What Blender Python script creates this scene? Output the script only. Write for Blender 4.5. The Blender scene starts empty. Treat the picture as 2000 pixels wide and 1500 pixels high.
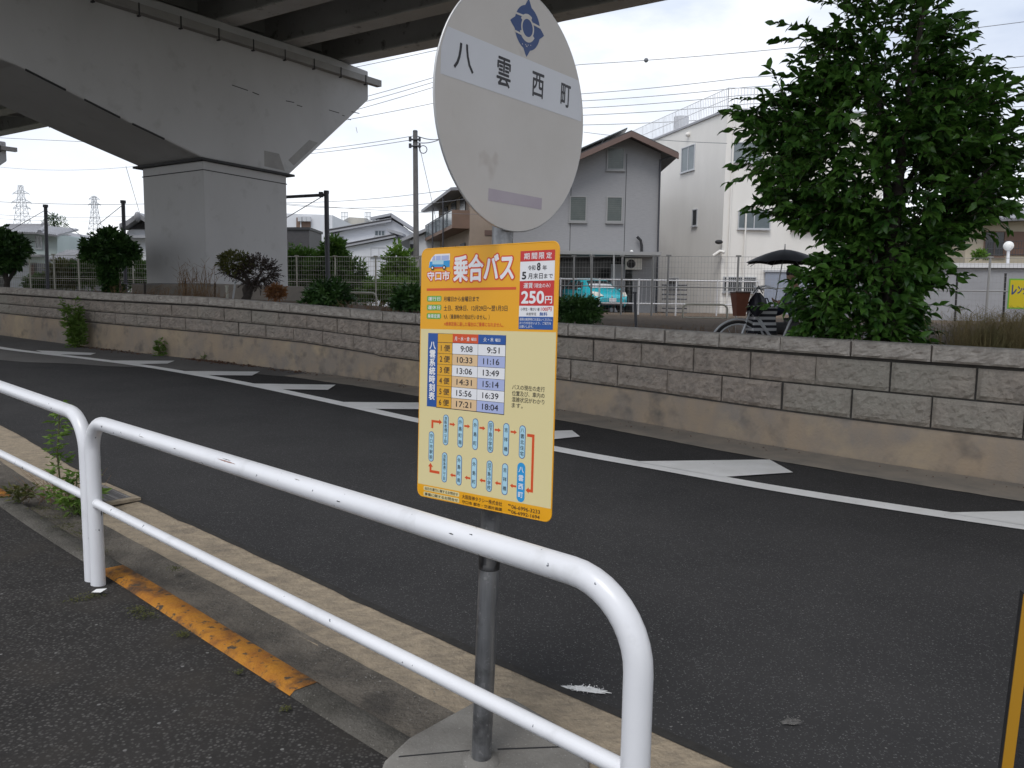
import bpy, math, random
import numpy as np
from mathutils import Vector, Matrix

# ------------------------------------------------------------------ camera, world, sun
SC = bpy.context.scene
COL = SC.collection
F, PITCH, ROLL, H = 1502.0, math.radians(6.1), 0.014, 1.5
_r0 = np.array([1, 0, 0.]); _f = np.array([0, math.cos(PITCH), -math.sin(PITCH)]); _u0 = np.array([0, math.sin(PITCH), math.cos(PITCH)])
_r = math.cos(ROLL)*_r0 + math.sin(ROLL)*_u0
_u = -math.sin(ROLL)*_r0 + math.cos(ROLL)*_u0
cam = bpy.data.cameras.new('camera'); camo = bpy.data.objects.new('camera', cam); COL.objects.link(camo)
cam.sensor_width = 36; cam.lens = F*36/2000; cam.clip_start = .05; cam.clip_end = 3000
M = Matrix.Identity(4)
for i in range(3):
    M[i][0] = _r[i]; M[i][1] = _u[i]; M[i][2] = -_f[i]
M[2][3] = H
camo.matrix_world = M
SC.camera = camo

SUN_EL, SUN_AZ = math.radians(58), math.radians(-150)
w = bpy.data.worlds.new('World'); SC.world = w; w.use_nodes = True
nt = w.node_tree; nt.nodes.clear()
out = nt.nodes.new('ShaderNodeOutputWorld')
sky = nt.nodes.new('ShaderNodeTexSky'); sky.sky_type = 'NISHITA'; sky.sun_disc = False
sky.sun_elevation = SUN_EL; sky.sun_rotation = math.radians(200)
bg1 = nt.nodes.new('ShaderNodeBackground'); bg1.inputs[1].default_value = .09
nt.links.new(sky.outputs[0], bg1.inputs[0])
tc = nt.nodes.new('ShaderNodeTexCoord')
mp = nt.nodes.new('ShaderNodeMapping'); mp.inputs['Scale'].default_value = (1, 1, 2.6)
nt.links.new(tc.outputs['Generated'], mp.inputs[0])
nz = nt.nodes.new('ShaderNodeTexNoise'); nz.inputs['Scale'].default_value = 2.3; nz.inputs['Detail'].default_value = 7; nz.inputs['Roughness'].default_value = .55
nt.links.new(mp.outputs[0], nz.inputs['Vector'])
cr = nt.nodes.new('ShaderNodeValToRGB')
cr.color_ramp.elements[0].position = .36; cr.color_ramp.elements[0].color = (.50, .565, .70, 1)
cr.color_ramp.elements[1].position = .62; cr.color_ramp.elements[1].color = (.92, .94, .98, 1)
e_ = cr.color_ramp.elements.new(.5); e_.color = (.66, .72, .82, 1)
nt.links.new(nz.outputs['Fac'], cr.inputs[0])
# whiter towards the horizon: the cloud sheet thickens with the long slant path
sx = nt.nodes.new('ShaderNodeSeparateXYZ'); nt.links.new(tc.outputs['Generated'], sx.inputs[0])
mr = nt.nodes.new('ShaderNodeMapRange'); mr.inputs[1].default_value = 0.02; mr.inputs[2].default_value = .30; mr.inputs[3].default_value = 1; mr.inputs[4].default_value = 0
nt.links.new(sx.outputs['Z'], mr.inputs[0])
mx = nt.nodes.new('ShaderNodeMix'); mx.data_type = 'RGBA'
nt.links.new(mr.outputs[0], mx.inputs[0]); nt.links.new(cr.outputs[0], mx.inputs[6]); mx.inputs[7].default_value = (1.0, 1.01, 1.03, 1)
bg2 = nt.nodes.new('ShaderNodeBackground'); bg2.inputs[1].default_value = 1.0
nt.links.new(mx.outputs[2], bg2.inputs[0])
ms = nt.nodes.new('ShaderNodeMixShader'); ms.inputs[0].default_value = .9
nt.links.new(bg1.outputs[0], ms.inputs[1]); nt.links.new(bg2.outputs[0], ms.inputs[2]); nt.links.new(ms.outputs[0], out.inputs[0])

sl = bpy.data.lights.new('sun', 'SUN'); sl.energy = 1.35; sl.angle = math.radians(25); sl.color = (1, .97, .93)
so = bpy.data.objects.new('sun', sl); COL.objects.link(so)
so.rotation_euler = (math.pi/2 - SUN_EL, 0, math.radians(-20))
SC.view_settings.view_transform = 'Standard'; SC.view_settings.look = 'None'
SC.view_settings.exposure = 0.38; SC.view_settings.gamma = 1

R = random.Random(7); NR = np.random.default_rng(11)

# ------------------------------------------------------------------ measuring helpers
def ray(px, py): return (px-1000)/F*_r - (py-750)/F*_u + _f
def at(px, py, Y):
    d = ray(px, py); return np.array([0, 0, H]) + d*Y/d[1]
def rise(x, y):                                   # the road climbs gently to the left
    t = min(-.75*x + .66*y - 3.2, 40.)
    return .03*(math.sqrt(t*t+2.2)+t)/2
def onplane(px, py, o, d):                        # where a sight line meets an upright wall plane: (along, z)
    rr = ray(px, py)
    s, t = np.linalg.solve(np.array([[d[0], -rr[0]], [d[1], -rr[1]]]), -np.array(o, float)[:2])
    return s, H + t*rr[2]
def smooth_line(pts, n=6):
    P = [np.array(p, float) for p in pts]; P = [2*P[0]-P[1]] + P + [2*P[-1]-P[-2]]; o = []
    for i in range(1, len(P)-2):
        for k in range(n):
            t = k/n; a, b, c, d = P[i-1], P[i], P[i+1], P[i+2]
            o.append(.5*((2*b)+(c-a)*t+(2*a-5*b+4*c-d)*t*t+(3*b-a-3*c+d)*t**3))
    o.append(P[-2]); return o
def resample(line, step):
    L = [0]
    for a, b in zip(line, line[1:]): L.append(L[-1]+np.linalg.norm(b-a))
    n = max(2, int(round(L[-1]/step))+1); q = np.linspace(0, L[-1], n); A = np.array(line)
    return [np.array([np.interp(s, L, A[:, k]) for k in range(A.shape[1])]) for s in q]
def norms(line):                                  # left-hand normals in plan
    o = []
    for i in range(len(line)):
        d = line[min(i+1, len(line)-1)][:2]-line[max(i-1, 0)][:2]; d = d/np.linalg.norm(d); o.append(np.array([-d[1], d[0]]))
    return o

# ------------------------------------------------------------------ object helpers
ROOT = {}
def tag(o, label=None, cat=None, group=None, kind=None):
    if label: o['label'] = label
    if cat: o['category'] = cat
    if group: o['group'] = group
    if kind: o['kind'] = kind
    return o
def thing(name, label, cat, loc, group=None):
    o = bpy.data.objects.new(name, None); COL.objects.link(o); o.location = Vector([float(v) for v in loc]); o.empty_display_size = .1
    ROOT[o.name] = np.array(loc, float); return tag(o, label, cat, group)
class MB:
    def __init__(s): s.v = []; s.f = []; s.m = []; s.s = []
    def add(s, vs, fs, mi=0, smooth=False):
        b = len(s.v); s.v += [tuple(float(c) for c in v) for v in vs]
        for f in fs: s.f.append([b+i for i in f]); s.m.append(mi); s.s.append(smooth)
        return s
    def obox(s, o, a, b, c, mi=0):
        o, a, b, c = [np.array(q, float) for q in (o, a, b, c)]
        vs = [o, o+a, o+a+b, o+b, o+c, o+a+c, o+a+b+c, o+b+c]
        fs = [(3, 2, 1, 0), (4, 5, 6, 7), (0, 1, 5, 4), (1, 2, 6, 5), (2, 3, 7, 6), (3, 0, 4, 7)]
        if np.dot(np.cross(a, b), c) < 0: fs = [f[::-1] for f in fs]
        return s.add(vs, fs, mi)
    def box(s, c, size, rz=0, mi=0):
        x = np.array([math.cos(rz), math.sin(rz), 0]); y = np.array([-math.sin(rz), math.cos(rz), 0]); z = np.array([0, 0, 1.])
        c = np.array(c, float); return s.obox(c-x*size[0]/2-y*size[1]/2-z*size[2]/2, x*size[0], y*size[1], z*size[2], mi)
    def prism(s, pts, vec, mi=0):
        P = [np.array(p, float) for p in pts]; vec = np.array(vec, float); n = len(P)
        nn = sum(np.cross(P[i]-P[0], P[(i+1) % n]-P[0]) for i in range(1, n-1))
        if np.dot(nn, vec) > 0: P = P[::-1]
        vs = P+[p+vec for p in P]
        fs = [tuple(range(n)), tuple(range(2*n-1, n-1, -1))]+[((i+1) % n, i, n+i, n+(i+1) % n) for i in range(n)]
        return s.add(vs, fs, mi)
    def poly(s, pts, mi=0): return s.add(pts, [tuple(range(len(pts)))], mi)
    def grid(s, rows, mi=0, smooth=True):
        n, m = len(rows), len(rows[0]); vs = [p for r in rows for p in r]
        return s.add(vs, [(i*m+j, i*m+j+1, (i+1)*m+j+1, (i+1)*m+j) for i in range(n-1) for j in range(m-1)], mi, smooth)
    def tube(s, path, r, seg=10, mi=0, caps=True):
        P = [np.array(p, float) for p in path]; n = len(P); rs = r if hasattr(r, '__len__') else [r]*n
        t0 = P[1]-P[0]; ref = np.array([0, 0, 1.]) if abs(t0[2]) < .9*np.linalg.norm(t0) else np.array([1., 0, 0])
        vs = []; a = None
        for i in range(n):
            t = P[min(i+1, n-1)]-P[max(i-1, 0)]; t = t/(np.linalg.norm(t)+1e-9)
            if a is None: a = np.cross(t, ref)
            a = a-t*np.dot(a, t); a = a/(np.linalg.norm(a)+1e-9); b = np.cross(t, a)
            for k in range(seg):
                th = 2*math.pi*k/seg; vs.append(P[i]+rs[i]*(math.cos(th)*a+math.sin(th)*b))
        fs = [(i*seg+k, i*seg+(k+1) % seg, (i+1)*seg+(k+1) % seg, (i+1)*seg+k) for i in range(n-1) for k in range(seg)]
        s.add(vs, fs, mi, True)
        if caps: s.add(vs[:seg], [tuple(range(seg-1, -1, -1))], mi); s.add(vs[-seg:], [tuple(range(seg))], mi)
        return s
    def sphere(s, c, r, nu=14, nv=9, mi=0):
        c = np.array(c, float); r = np.array(r if hasattr(r, '__len__') else [r]*3, float)
        rows = [[c+r*np.array([math.sin(math.pi*i/nv)*math.cos(2*math.pi*j/nu), math.sin(math.pi*i/nv)*math.sin(2*math.pi*j/nu), -math.cos(math.pi*i/nv)]) for j in range(nu+1)] for i in range(nv+1)]
        return s.grid(rows, mi)
    def build(s, name, mats, parent=None, bevel=0, loc=None):
        me = bpy.data.meshes.new(name)
        if parent is not None: off = ROOT[parent.name]
        elif loc is not None: off = np.array(loc, float)
        else: off = np.zeros(3)
        V = np.array(s.v)-off
        me.from_pydata(V.tolist(), [], s.f)
        for m in (mats if isinstance(mats, (list, tuple)) else [mats]): me.materials.append(m)
        me.polygons.foreach_set('material_index', s.m); me.polygons.foreach_set('use_smooth', s.s); me.update()
        o = bpy.data.objects.new(name, me); COL.objects.link(o)
        if parent is not None: o.parent = parent; ROOT[o.name] = ROOT[parent.name]
        else:
            ROOT[o.name] = off
            if loc is not None: o.location = Vector([float(v) for v in loc])
        if bevel:
            b = o.modifiers.new('bevel', 'BEVEL'); b.width = bevel; b.segments = 2; b.limit_method = 'ANGLE'; b.angle_limit = .6
        return o

class Sep:     # builds every added shape as an object of its own
    def __init__(s): s.l = []
    def add(s, vs, fs, mi=0, smooth=False): m = MB(); m.add(vs, fs, mi, smooth); s.l.append(m); return s
    obox = MB.obox
    def build(s, name, mats, parent): return [m.build(name, mats, parent) for m in s.l]

# ------------------------------------------------------------------ materials
def _n(t, k, **kw):
    n = t.nodes.new('ShaderNode'+k)
    for a, b in kw.items(): setattr(n, a, b)
    return n
def mat(name, c, c2=None, sc=3., rough=.75, metal=0., bump=0., bsc=60., detail=6., lo=.35, hi=.65, c3=None, sc3=40., lo3=.62, hi3=.66, stretch=None, spec=.5, trans=0., c4=None, sc4=8., lo4=.6, hi4=.7):
    m = bpy.data.materials.new(name); m.use_nodes = True; t = m.node_tree; p = t.nodes['Principled BSDF']
    p.inputs['Roughness'].default_value = rough; p.inputs['Metallic'].default_value = metal; p.inputs['Specular IOR Level'].default_value = spec
    p.inputs['Base Color'].default_value = (*c, 1)
    g = _n(t, 'NewGeometry'); vec = g.outputs['Position']
    if stretch:
        mpn = _n(t, 'Mapping'); mpn.inputs['Scale'].default_value = stretch; t.links.new(vec, mpn.inputs[0]); vec2 = mpn.outputs[0]
    else: vec2 = vec
    cur = None
    def layer(cur, col, scale, lo, hi, v, det):
        nz = _n(t, 'TexNoise'); nz.inputs['Scale'].default_value = scale; nz.inputs['Detail'].default_value = det; nz.inputs['Roughness'].default_value = .6
        t.links.new(v, nz.inputs['Vector'])
        r = _n(t, 'MapRange'); r.inputs[1].default_value = lo; r.inputs[2].default_value = hi; t.links.new(nz.outputs['Fac'], r.inputs[0])
        x = _n(t, 'Mix', data_type='RGBA'); t.links.new(r.outputs[0], x.inputs[0])
        if cur is None: x.inputs[6].default_value = (*c, 1)
        else: t.links.new(cur, x.inputs[6])
        x.inputs[7].default_value = (*col, 1); return x.outputs[2]
    if c2: cur = layer(cur, c2, sc, lo, hi, vec2, detail)
    if c4: cur = layer(cur, c4, sc4, lo4, hi4, vec, 5)
    if c3: cur = layer(cur, c3, sc3, lo3, hi3, vec, 3)
    if cur is not None: t.links.new(cur, p.inputs['Base Color'])
    if bump:
        nz = _n(t, 'TexNoise'); nz.inputs['Scale'].default_value = bsc; nz.inputs['Detail'].default_value = 5; t.links.new(vec, nz.inputs['Vector'])
        b = _n(t, 'Bump'); b.inputs['Strength'].default_value = 1; b.inputs['Distance'].default_value = bump; t.links.new(nz.outputs['Fac'], b.inputs['Height']); t.links.new(b.outputs[0], p.inputs['Normal'])
    if trans:
        tr = _n(t, 'BsdfTranslucent'); tr.inputs['Color'].default_value = (min(1, c[0]*2.2), min(1, c[1]*2.0), c[2], 1)
        mxs = _n(t, 'MixShader'); mxs.inputs[0].default_value = trans
        t.links.new(p.outputs[0], mxs.inputs[1]); t.links.new(tr.outputs[0], mxs.inputs[2]); t.links.new(mxs.outputs[0], t.nodes['Material Output'].inputs[0])
    return m
def asphalt(name, base, base2, stones, sc, bump, warm=None, stonelo=.72):
    m = bpy.data.materials.new(name); m.use_nodes = True; t = m.node_tree; p = t.nodes['Principled BSDF']; p.inputs['Roughness'].default_value = .85; p.inputs['Specular IOR Level'].default_value = .3
    g = _n(t, 'NewGeometry'); vec = g.outputs['Position']
    n1 = _n(t, 'TexNoise'); n1.inputs['Scale'].default_value = 1.1; n1.inputs['Detail'].default_value = 8; n1.inputs['Roughness'].default_value = .65; t.links.new(vec, n1.inputs['Vector'])
    r1 = _n(t, 'MapRange'); r1.inputs[1].default_value = .35; r1.inputs[2].default_value = .68; t.links.new(n1.outputs['Fac'], r1.inputs[0])
    x1 = _n(t, 'Mix', data_type='RGBA'); x1.inputs[6].default_value = (*base, 1); x1.inputs[7].default_value = (*base2, 1); t.links.new(r1.outputs[0], x1.inputs[0])
    vo = _n(t, 'TexVoronoi'); vo.inputs['Scale'].default_value = sc; t.links.new(vec, vo.inputs['Vector'])
    sp = _n(t, 'SeparateColor'); t.links.new(vo.outputs['Color'], sp.inputs[0])
    r2 = _n(t, 'MapRange'); r2.inputs[1].default_value = stonelo; r2.inputs[2].default_value = 1.0; t.links.new(sp.outputs[0], r2.inputs[0])
    r3 = _n(t, 'MapRange'); r3.inputs[1].default_value = .55; r3.inputs[2].default_value = .3; t.links.new(vo.outputs['Distance'], r3.inputs[0])
    mu = _n(t, 'Math', operation='MULTIPLY'); t.links.new(r2.outputs[0], mu.inputs[0]); t.links.new(r3.outputs[0], mu.inputs[1])
    x2 = _n(t, 'Mix', data_type='RGBA'); x2.inputs[7].default_value = (*stones, 1); t.links.new(mu.outputs[0], x2.inputs[0]); t.links.new(x1.outputs[2], x2.inputs[6])
    # odd pale chips
    v2 = _n(t, 'TexVoronoi'); v2.inputs['Scale'].default_value = sc*.45; t.links.new(vec, v2.inputs['Vector'])
    s2 = _n(t, 'SeparateColor'); t.links.new(v2.outputs['Color'], s2.inputs[0])
    r4 = _n(t, 'MapRange'); r4.inputs[1].default_value = .955; r4.inputs[2].default_value = .985; t.links.new(s2.outputs[1], r4.inputs[0])
    r5 = _n(t, 'MapRange'); r5.inputs[1].default_value = .28; r5.inputs[2].default_value = .18; t.links.new(v2.outputs['Distance'], r5.inputs[0])
    m2 = _n(t, 'Math', operation='MULTIPLY'); t.links.new(r4.outputs[0], m2.inputs[0]); t.links.new(r5.outputs[0], m2.inputs[1])
    x3 = _n(t, 'Mix', data_type='RGBA'); x3.inputs[7].default_value = (.19, .185, .18, 1); t.links.new(m2.outputs[0], x3.inputs[0]); t.links.new(x2.outputs[2], x3.inputs[6])
    cur = x3.outputs[2]
    if warm:
        n4 = _n(t, 'TexNoise'); n4.inputs['Scale'].default_value = 2.3; n4.inputs['Detail'].default_value = 6; t.links.new(vec, n4.inputs['Vector'])
        r6 = _n(t, 'MapRange'); r6.inputs[1].default_value = .52; r6.inputs[2].default_value = .72; r6.inputs[4].default_value = .75; t.links.new(n4.outputs['Fac'], r6.inputs[0])
        x4 = _n(t, 'Mix', data_type='RGBA'); x4.inputs[7].default_value = (*warm, 1); t.links.new(r6.outputs[0], x4.inputs[0]); t.links.new(cur, x4.inputs[6]); cur = x4.outputs[2]
    t.links.new(cur, p.inputs['Base Color'])
    b = _n(t, 'Bump'); b.inputs['Distance'].default_value = bump; t.links.new(sp.outputs[0], b.inputs['Height']); t.links.new(b.outputs[0], p.inputs['Normal'])
    return m
MT = {}
MT['asphalt'] = asphalt('asphalt', (.031, .0305, .032), (.044, .043, .044), (.14, .14, .14), 140, .004)
MT['asphalt_old'] = asphalt('asphalt_old', (.13, .125, .12), (.165, .16, .155), (.26, .26, .26), 150, .002)
MT['walk'] = asphalt('walkway_asphalt', (.018, .0165, .0155), (.036, .033, .031), (.100, .095, .090), 82, .018, warm=(.046, .040, .034), stonelo=.22)
MT['apron'] = mat('apron_concrete', (.35, .285, .205), (.235, .195, .145), 7, .9, bump=.010, bsc=45, stretch=(1.6, 3, 1), c3=(.44, .37, .28), sc3=120, lo3=.58, hi3=.75, c4=(.13, .11, .09), sc4=4, lo4=.58, hi4=.8)
MT['gutter'] = mat('gutter_dirt', (.07, .062, .053), (.16, .14, .115), 4, .95, bump=.016, bsc=55, c3=(.24, .23, .215), sc3=190, lo3=.64, hi3=.70, c4=(.05, .045, .04), sc4=3, lo4=.55, hi4=.7)
MT['kerb'] = mat('kerb_concrete', (.10, .092, .08), (.05, .046, .038), 5, .9, bump=.012, bsc=60, c3=(.2, .19, .17), sc3=110, lo3=.62, hi3=.7)
MT['kerb_yellow'] = mat('kerb_yellow_paint', (.44, .185, .014), (.30, .105, .012), 9, .75, bump=.006, bsc=60, c3=(.06, .045, .03), sc3=26, lo3=.57, hi3=.66, c4=(.06, .036, .02), sc4=4.5, lo4=.50, hi4=.66)
MT['white_line'] = mat('road_paint', (.82, .82, .82), (.72, .72, .71), 3, .7, bump=.002, bsc=120, c3=(.12, .12, .12), sc3=45, lo3=.70, hi3=.74)
MT['far_gutter'] = mat('far_gutter', (.29, .25, .205), (.21, .19, .165), 3, .95, bump=.004, bsc=50, c3=(.28, .26, .22), sc3=50, lo3=.62, hi3=.72)
MT['soil'] = mat('soil', (.13, .085, .05), (.085, .06, .038), 2.5, .95, bump=.03, bsc=14, c3=(.2, .14, .085), sc3=22, lo3=.6, hi3=.7)
MT['land'] = mat('land', (.12, .11, .085), (.07, .085, .04), .4, .95, bump=.03, bsc=6)
MT['block'] = mat('split_block', (.39, .33, .275), (.25, .215, .185), 9, .92, bump=.030, bsc=26, c3=(.32, .28, .24), sc3=30, lo3=.56, hi3=.72, c4=(.32, .295, .25), sc4=.35, lo4=.45, hi4=.6)
MT['coping'] = mat('coping_block', (.48, .435, .385), (.32, .285, .25), 9, .92, bump=.022, bsc=28, c3=(.4, .37, .33), sc3=30, lo3=.58, hi3=.72)
MT['mortar'] = mat('mortar', (.08, .075, .068), (.055, .05, .046), 6, .95, bump=.003, bsc=60)
MT['footing'] = mat('wall_footing', (.37, .285, .20), (.27, .235, .20), 2.2, .9, bump=.006, bsc=40, stretch=(1, 1, .6), c3=(.13, .118, .105), sc3=3.2, lo3=.52, hi3=.80, c4=(.43, .335, .225), sc4=1.1, lo4=.5, hi4=.66)
MT['pier'] = mat('pier_paint', (.55, .545, .55), (.48, .475, .475), .35, .85, bump=.01, bsc=1.6, detail=8, stretch=(1, 1, .5), c3=(.42, .415, .41), sc3=2.2, lo3=.58, hi3=.8)
MT['pier_low'] = mat('pier_plinth', (.27, .235, .20), (.2, .18, .155), 1.2, .9, bump=.005, bsc=20)
MT['seam'] = mat('dark_seam', (.03, .03, .032), rough=.7)
MT['steel_grey'] = mat('girder_paint', (.62, .615, .61), (.52, .515, .51), .8, .7, c3=(.2, .19, .18), sc3=3, lo3=.6, hi3=.75)
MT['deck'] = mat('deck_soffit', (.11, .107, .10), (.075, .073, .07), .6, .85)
MT['pipe_grey'] = mat('drain_pipe_grey', (.33, .32, .305), (.26, .25, .24), 2, .6)
MT['rail'] = mat('white_rail_paint', (.76, .765, .79), (.70, .705, .73), 2.5, .30, c3=(.16, .17, .19), sc3=30, lo3=.695, hi3=.70, spec=.5, c4=(.50, .50, .50), sc4=5, lo4=.60, hi4=.85)
MT['galv'] = mat('galvanised_steel', (.30, .305, .315), (.20, .205, .215), 5, .42, metal=.75, c4=(.10, .10, .105), sc4=9, lo4=.52, hi4=.70, stretch=(9, 9, 1.0), c3=(.42, .42, .43), sc3=50, lo3=.6, hi3=.75)
MT['pad'] = mat('concrete_pad', (.24, .23, .21), (.17, .16, .145), 5, .92, bump=.003, bsc=90, c3=(.36, .35, .33), sc3=120, lo3=.62, hi3=.72)
MT['disc'] = mat('disc_face', (.56, .53, .505), (.52, .49, .46), 4, .45, c3=(.47, .43, .40), sc3=7, lo3=.63, hi3=.72)
MT['edge_metal'] = mat('sign_edge', (.5, .5, .5), rough=.4, metal=.3)
def flat(name, c, rough=.4, **k): return mat(name, c, rough=rough, **k)
MT['orange'] = flat('print_orange', (.74, .345, .006))
MT['cream'] = flat('print_cream', (.66, .57, .30))
MT['p_white'] = flat('print_white', (.72, .72, .74))
MT['band'] = mat('name_band', (.62, .63, .67), (.58, .59, .63), 3, .4)
MT['p_red'] = flat('print_red', (.52, .022, .022))
MT['p_orred'] = flat('print_vermilion', (.60, .07, .012))
MT['p_blue'] = flat('print_blue', (.012, .075, .30))
MT['p_sky'] = flat('print_sky_blue', (.02, .27, .58))
MT['p_pale'] = flat('print_pale_blue', (.36, .58, .68))
MT['p_lilac'] = flat('print_lilac', (.36, .41, .64))
MT['p_peach'] = flat('print_peach', (.66, .46, .26))
MT['p_amber'] = flat('print_amber', (.66, .34, .02))
MT['p_green'] = flat('print_green', (.12, .34, .03))
MT['p_black'] = flat('print_black', (.014, .013, .018))
MT['p_navy'] = flat('emblem_navy', (.03, .065, .19))
MT['p_strip'] = mat('faded_strip', (.40, .345, .40), (.44, .39, .43), 9, .5)
MT['dark'] = flat('dark_grey', (.02, .02, .022), .6)
MT['black_rubber'] = flat('black_rubber', (.012, .012, .013), .75)
MT['wire'] = flat('wire_dark', (.16, .165, .18), .6)
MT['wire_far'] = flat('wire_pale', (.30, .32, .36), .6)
MT['fence_cream'] = flat('fence_cream', (.42, .41, .35), .5)
MT['fence_grey'] = flat('fence_grey', (.30, .30, .30), .5)
MT['fence_white'] = flat('fence_white', (.7, .7, .72), .4)
MT['pole_conc'] = mat('pole_concrete', (.17, .165, .165), (.13, .125, .125), 3, .85)
MT['pole_dark'] = flat('pole_dark_paint', (.055, .057, .068), .5)
MT['glass'] = mat('window_glass', (.13, .16, .175), (.19, .22, .23), .8, .12, spec=.8)
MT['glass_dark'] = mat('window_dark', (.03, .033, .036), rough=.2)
MT['louvre'] = mat('louvre_glass', (.13, .155, .15), (.18, .2, .19), 1, .25, spec=.6)
MT['alu'] = flat('aluminium_frame', (.52, .53, .55), .4, metal=.2)
MT['siding'] = mat('grey_siding', (.31, .31, .32), (.275, .275, .285), 7, .8, stretch=(.5, 1, 5), bump=.004, bsc=9)
MT['white_clad'] = mat('white_cladding', (.80, .775, .735), (.75, .725, .685), .9, .7, stretch=(1, 1, .25))
MT['white_wall'] = mat('white_render', (.68, .69, .72), (.62, .63, .66), .5, .8)
MT['greenish_wall'] = mat('pale_green_wall', (.52, .585, .57), (.46, .52, .51), .6, .8)
MT['tan_wall'] = mat('tan_render', (.34, .27, .215), (.28, .225, .18), .8, .85)
MT['cream_wall'] = mat('cream_wall', (.48, .425, .33), (.42, .37, .28), .8, .85)
MT['brown_panel'] = mat('brown_panel', (.19, .115, .08), (.16, .10, .07), 2, .6)
MT['shutter_brown'] = mat('brown_shutter', (.17, .095, .065), (.15, .085, .06), 3, .6, stretch=(1, 1, 12))
MT['shutter_blue'] = mat('blue_grey_shutter', (.30, .33, .40), (.26, .29, .36), 3, .5, stretch=(.3, .3, 14))
MT['fascia'] = mat('brown_fascia', (.155, .10, .085), (.13, .085, .07), 1, .6)
MT['roof_dark'] = mat('dark_roof', (.035, .033, .035), (.05, .047, .05), 4, .6)
MT['tile'] = mat('grey_roof_tile', (.27, .27, .285), (.2, .2, .215), 2, .55, c3=(.36, .36, .375), sc3=5, lo3=.6, hi3=.7)
MT['grey_box'] = mat('grey_panel_wall', (.36, .365, .39), (.32, .325, .35), 1, .7)
MT['beige_far'] = mat('beige_sheeting', (.50, .48, .44), (.44, .42, .39), .3, .9)
MT['car'] = mat('turquoise_paint', (.02, .38, .45), rough=.22, spec=.7)
MT['silver'] = flat('silver_sheet', (.55, .56, .58), .35)
MT['lens'] = flat('lamp_lens', (.6, .58, .52), .15)
MT['globe'] = flat('globe_white', (.78, .78, .76), .3)
MT['bark'] = mat('bark', (.055, .045, .038), (.035, .03, .026), 12, .9, bump=.01, bsc=40)
MT['twig'] = mat('twig', (.06, .045, .032), rough=.9)
MT['stem'] = mat('green_stem', (.09, .12, .035), (.12, .09, .05), 6, .8)
def leafm(name, a, b, sc=9, rough=.45, tr=.2, c3=None): return mat(name, a, b, sc, rough, lo=.38, hi=.62, trans=tr, spec=.4, c3=c3, sc3=14, lo3=.63, hi3=.68)
MT['leaf_cam'] = leafm('camellia_leaf', (.028, .085, .018), (.12, .26, .045), 4, .33, .25, c3=(.10, .16, .03))
MT['leaf_dark'] = leafm('dark_leaf', (.022, .058, .018), (.065, .14, .033), 4, .45, .15)
MT['leaf_mid'] = leafm('mid_leaf', (.035, .085, .018), (.09, .17, .03), 3, .5, .25)
MT['leaf_bright'] = leafm('bright_leaf', (.07, .15, .02), (.14, .24, .04), 2, .5, .3)
MT['leaf_olive'] = leafm('olive_leaf', (.06, .075, .02), (.13, .12, .035), 9, .6, .2)
MT['leaf_purple'] = leafm('purple_twig_leaf', (.04, .028, .032), (.06, .045, .04), 12, .7, .1)
MT['leaf_rust'] = leafm('rust_leaf', (.20, .085, .035), (.28, .15, .07), 12, .8, .2)
MT['leaf_weed'] = leafm('weed_leaf', (.08, .15, .03), (.18, .28, .06), 12, .6, .3)
MT['straw'] = mat('dry_straw', (.26, .165, .085), (.17, .10, .055), 6, .9)
MT['straw2'] = mat('dry_grass', (.27, .20, .095), (.16, .145, .06), 2.5, .9)
MT['litter'] = mat('brown_litter', (.10, .05, .03), (.16, .085, .05), 30, .9)
MT['moss'] = mat('moss', (.06, .07, .018), (.10, .10, .03), 20, .95, bump=.01, bsc=60)
MT['umbrella'] = flat('umbrella_black', (.014, .014, .022), .6)
MT['skin'] = flat('skin', (.42, .26, .18), .6)
MT['hair'] = flat('hair_black', (.012, .011, .012), .5)
MT['cloth_navy'] = mat('navy_jacket', (.035, .045, .085), (.05, .06, .1), 12, .85)
MT['cloth_grey'] = mat('grey_trousers', (.13, .125, .13), (.1, .1, .105), 10, .9)
MT['basket'] = mat('rust_brown_basket', (.17, .055, .028), (.13, .04, .022), 9, .7)
MT['stripe_w'] = flat('bag_white', (.55, .55, .57), .8)
MT['stripe_k'] = flat('bag_black', (.015, .016, .024), .8)
MT['sign_yellow'] = flat('sign_yellow', (.62, .50, .012), .5)
MT['sign_green'] = flat('sign_green', (.16, .42, .04), .5)
MT['mesh_black'] = mat('black_mesh', (.010, .010, .012), (.022, .022, .026), 260, .6, bump=.002, bsc=400)
MT['trim_yellow'] = flat('trim_yellow', (.36, .18, .008), .5)

# ------------------------------------------------------------------ setting: road, kerbs, ground
EDGE = [(-24, 27.5), (-16, 20.3), (-12.2, 16.9), (-10.22, 15.32), (-8.95, 14.6), (-7.66, 13.95), (-6.21, 13.1), (-4.88, 12.14), (-3.77, 11.25), (-2.79, 10.39), (-1.93, 9.61), (-1.1, 8.84), (.44, 7.5), (1.35, 6.8), (2.11, 6.17), (2.73, 5.71), (3.54, 5.16), (5.5, 3.9), (8.5, 2.0), (13, -1)]
WALL = [(-24, 27.6), (-17, 22.2), (-13.5, 19.4), (-11.89, 18.15), (-10.37, 17.15), (-8.76, 16.15), (-7.2, 15.25), (-5.86, 14.55), (-4.7, 13.9), (-3.59, 13.2), (-2.35, 12.4), (-1.52, 11.8), (.58, 10.05), (1.1, 9.62), (1.81, 8.95), (2.77, 7.95), (3.81, 6.93), (4.40, 6.38), (6.2, 4.75), (9, 2.6), (13, .3)]
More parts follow.
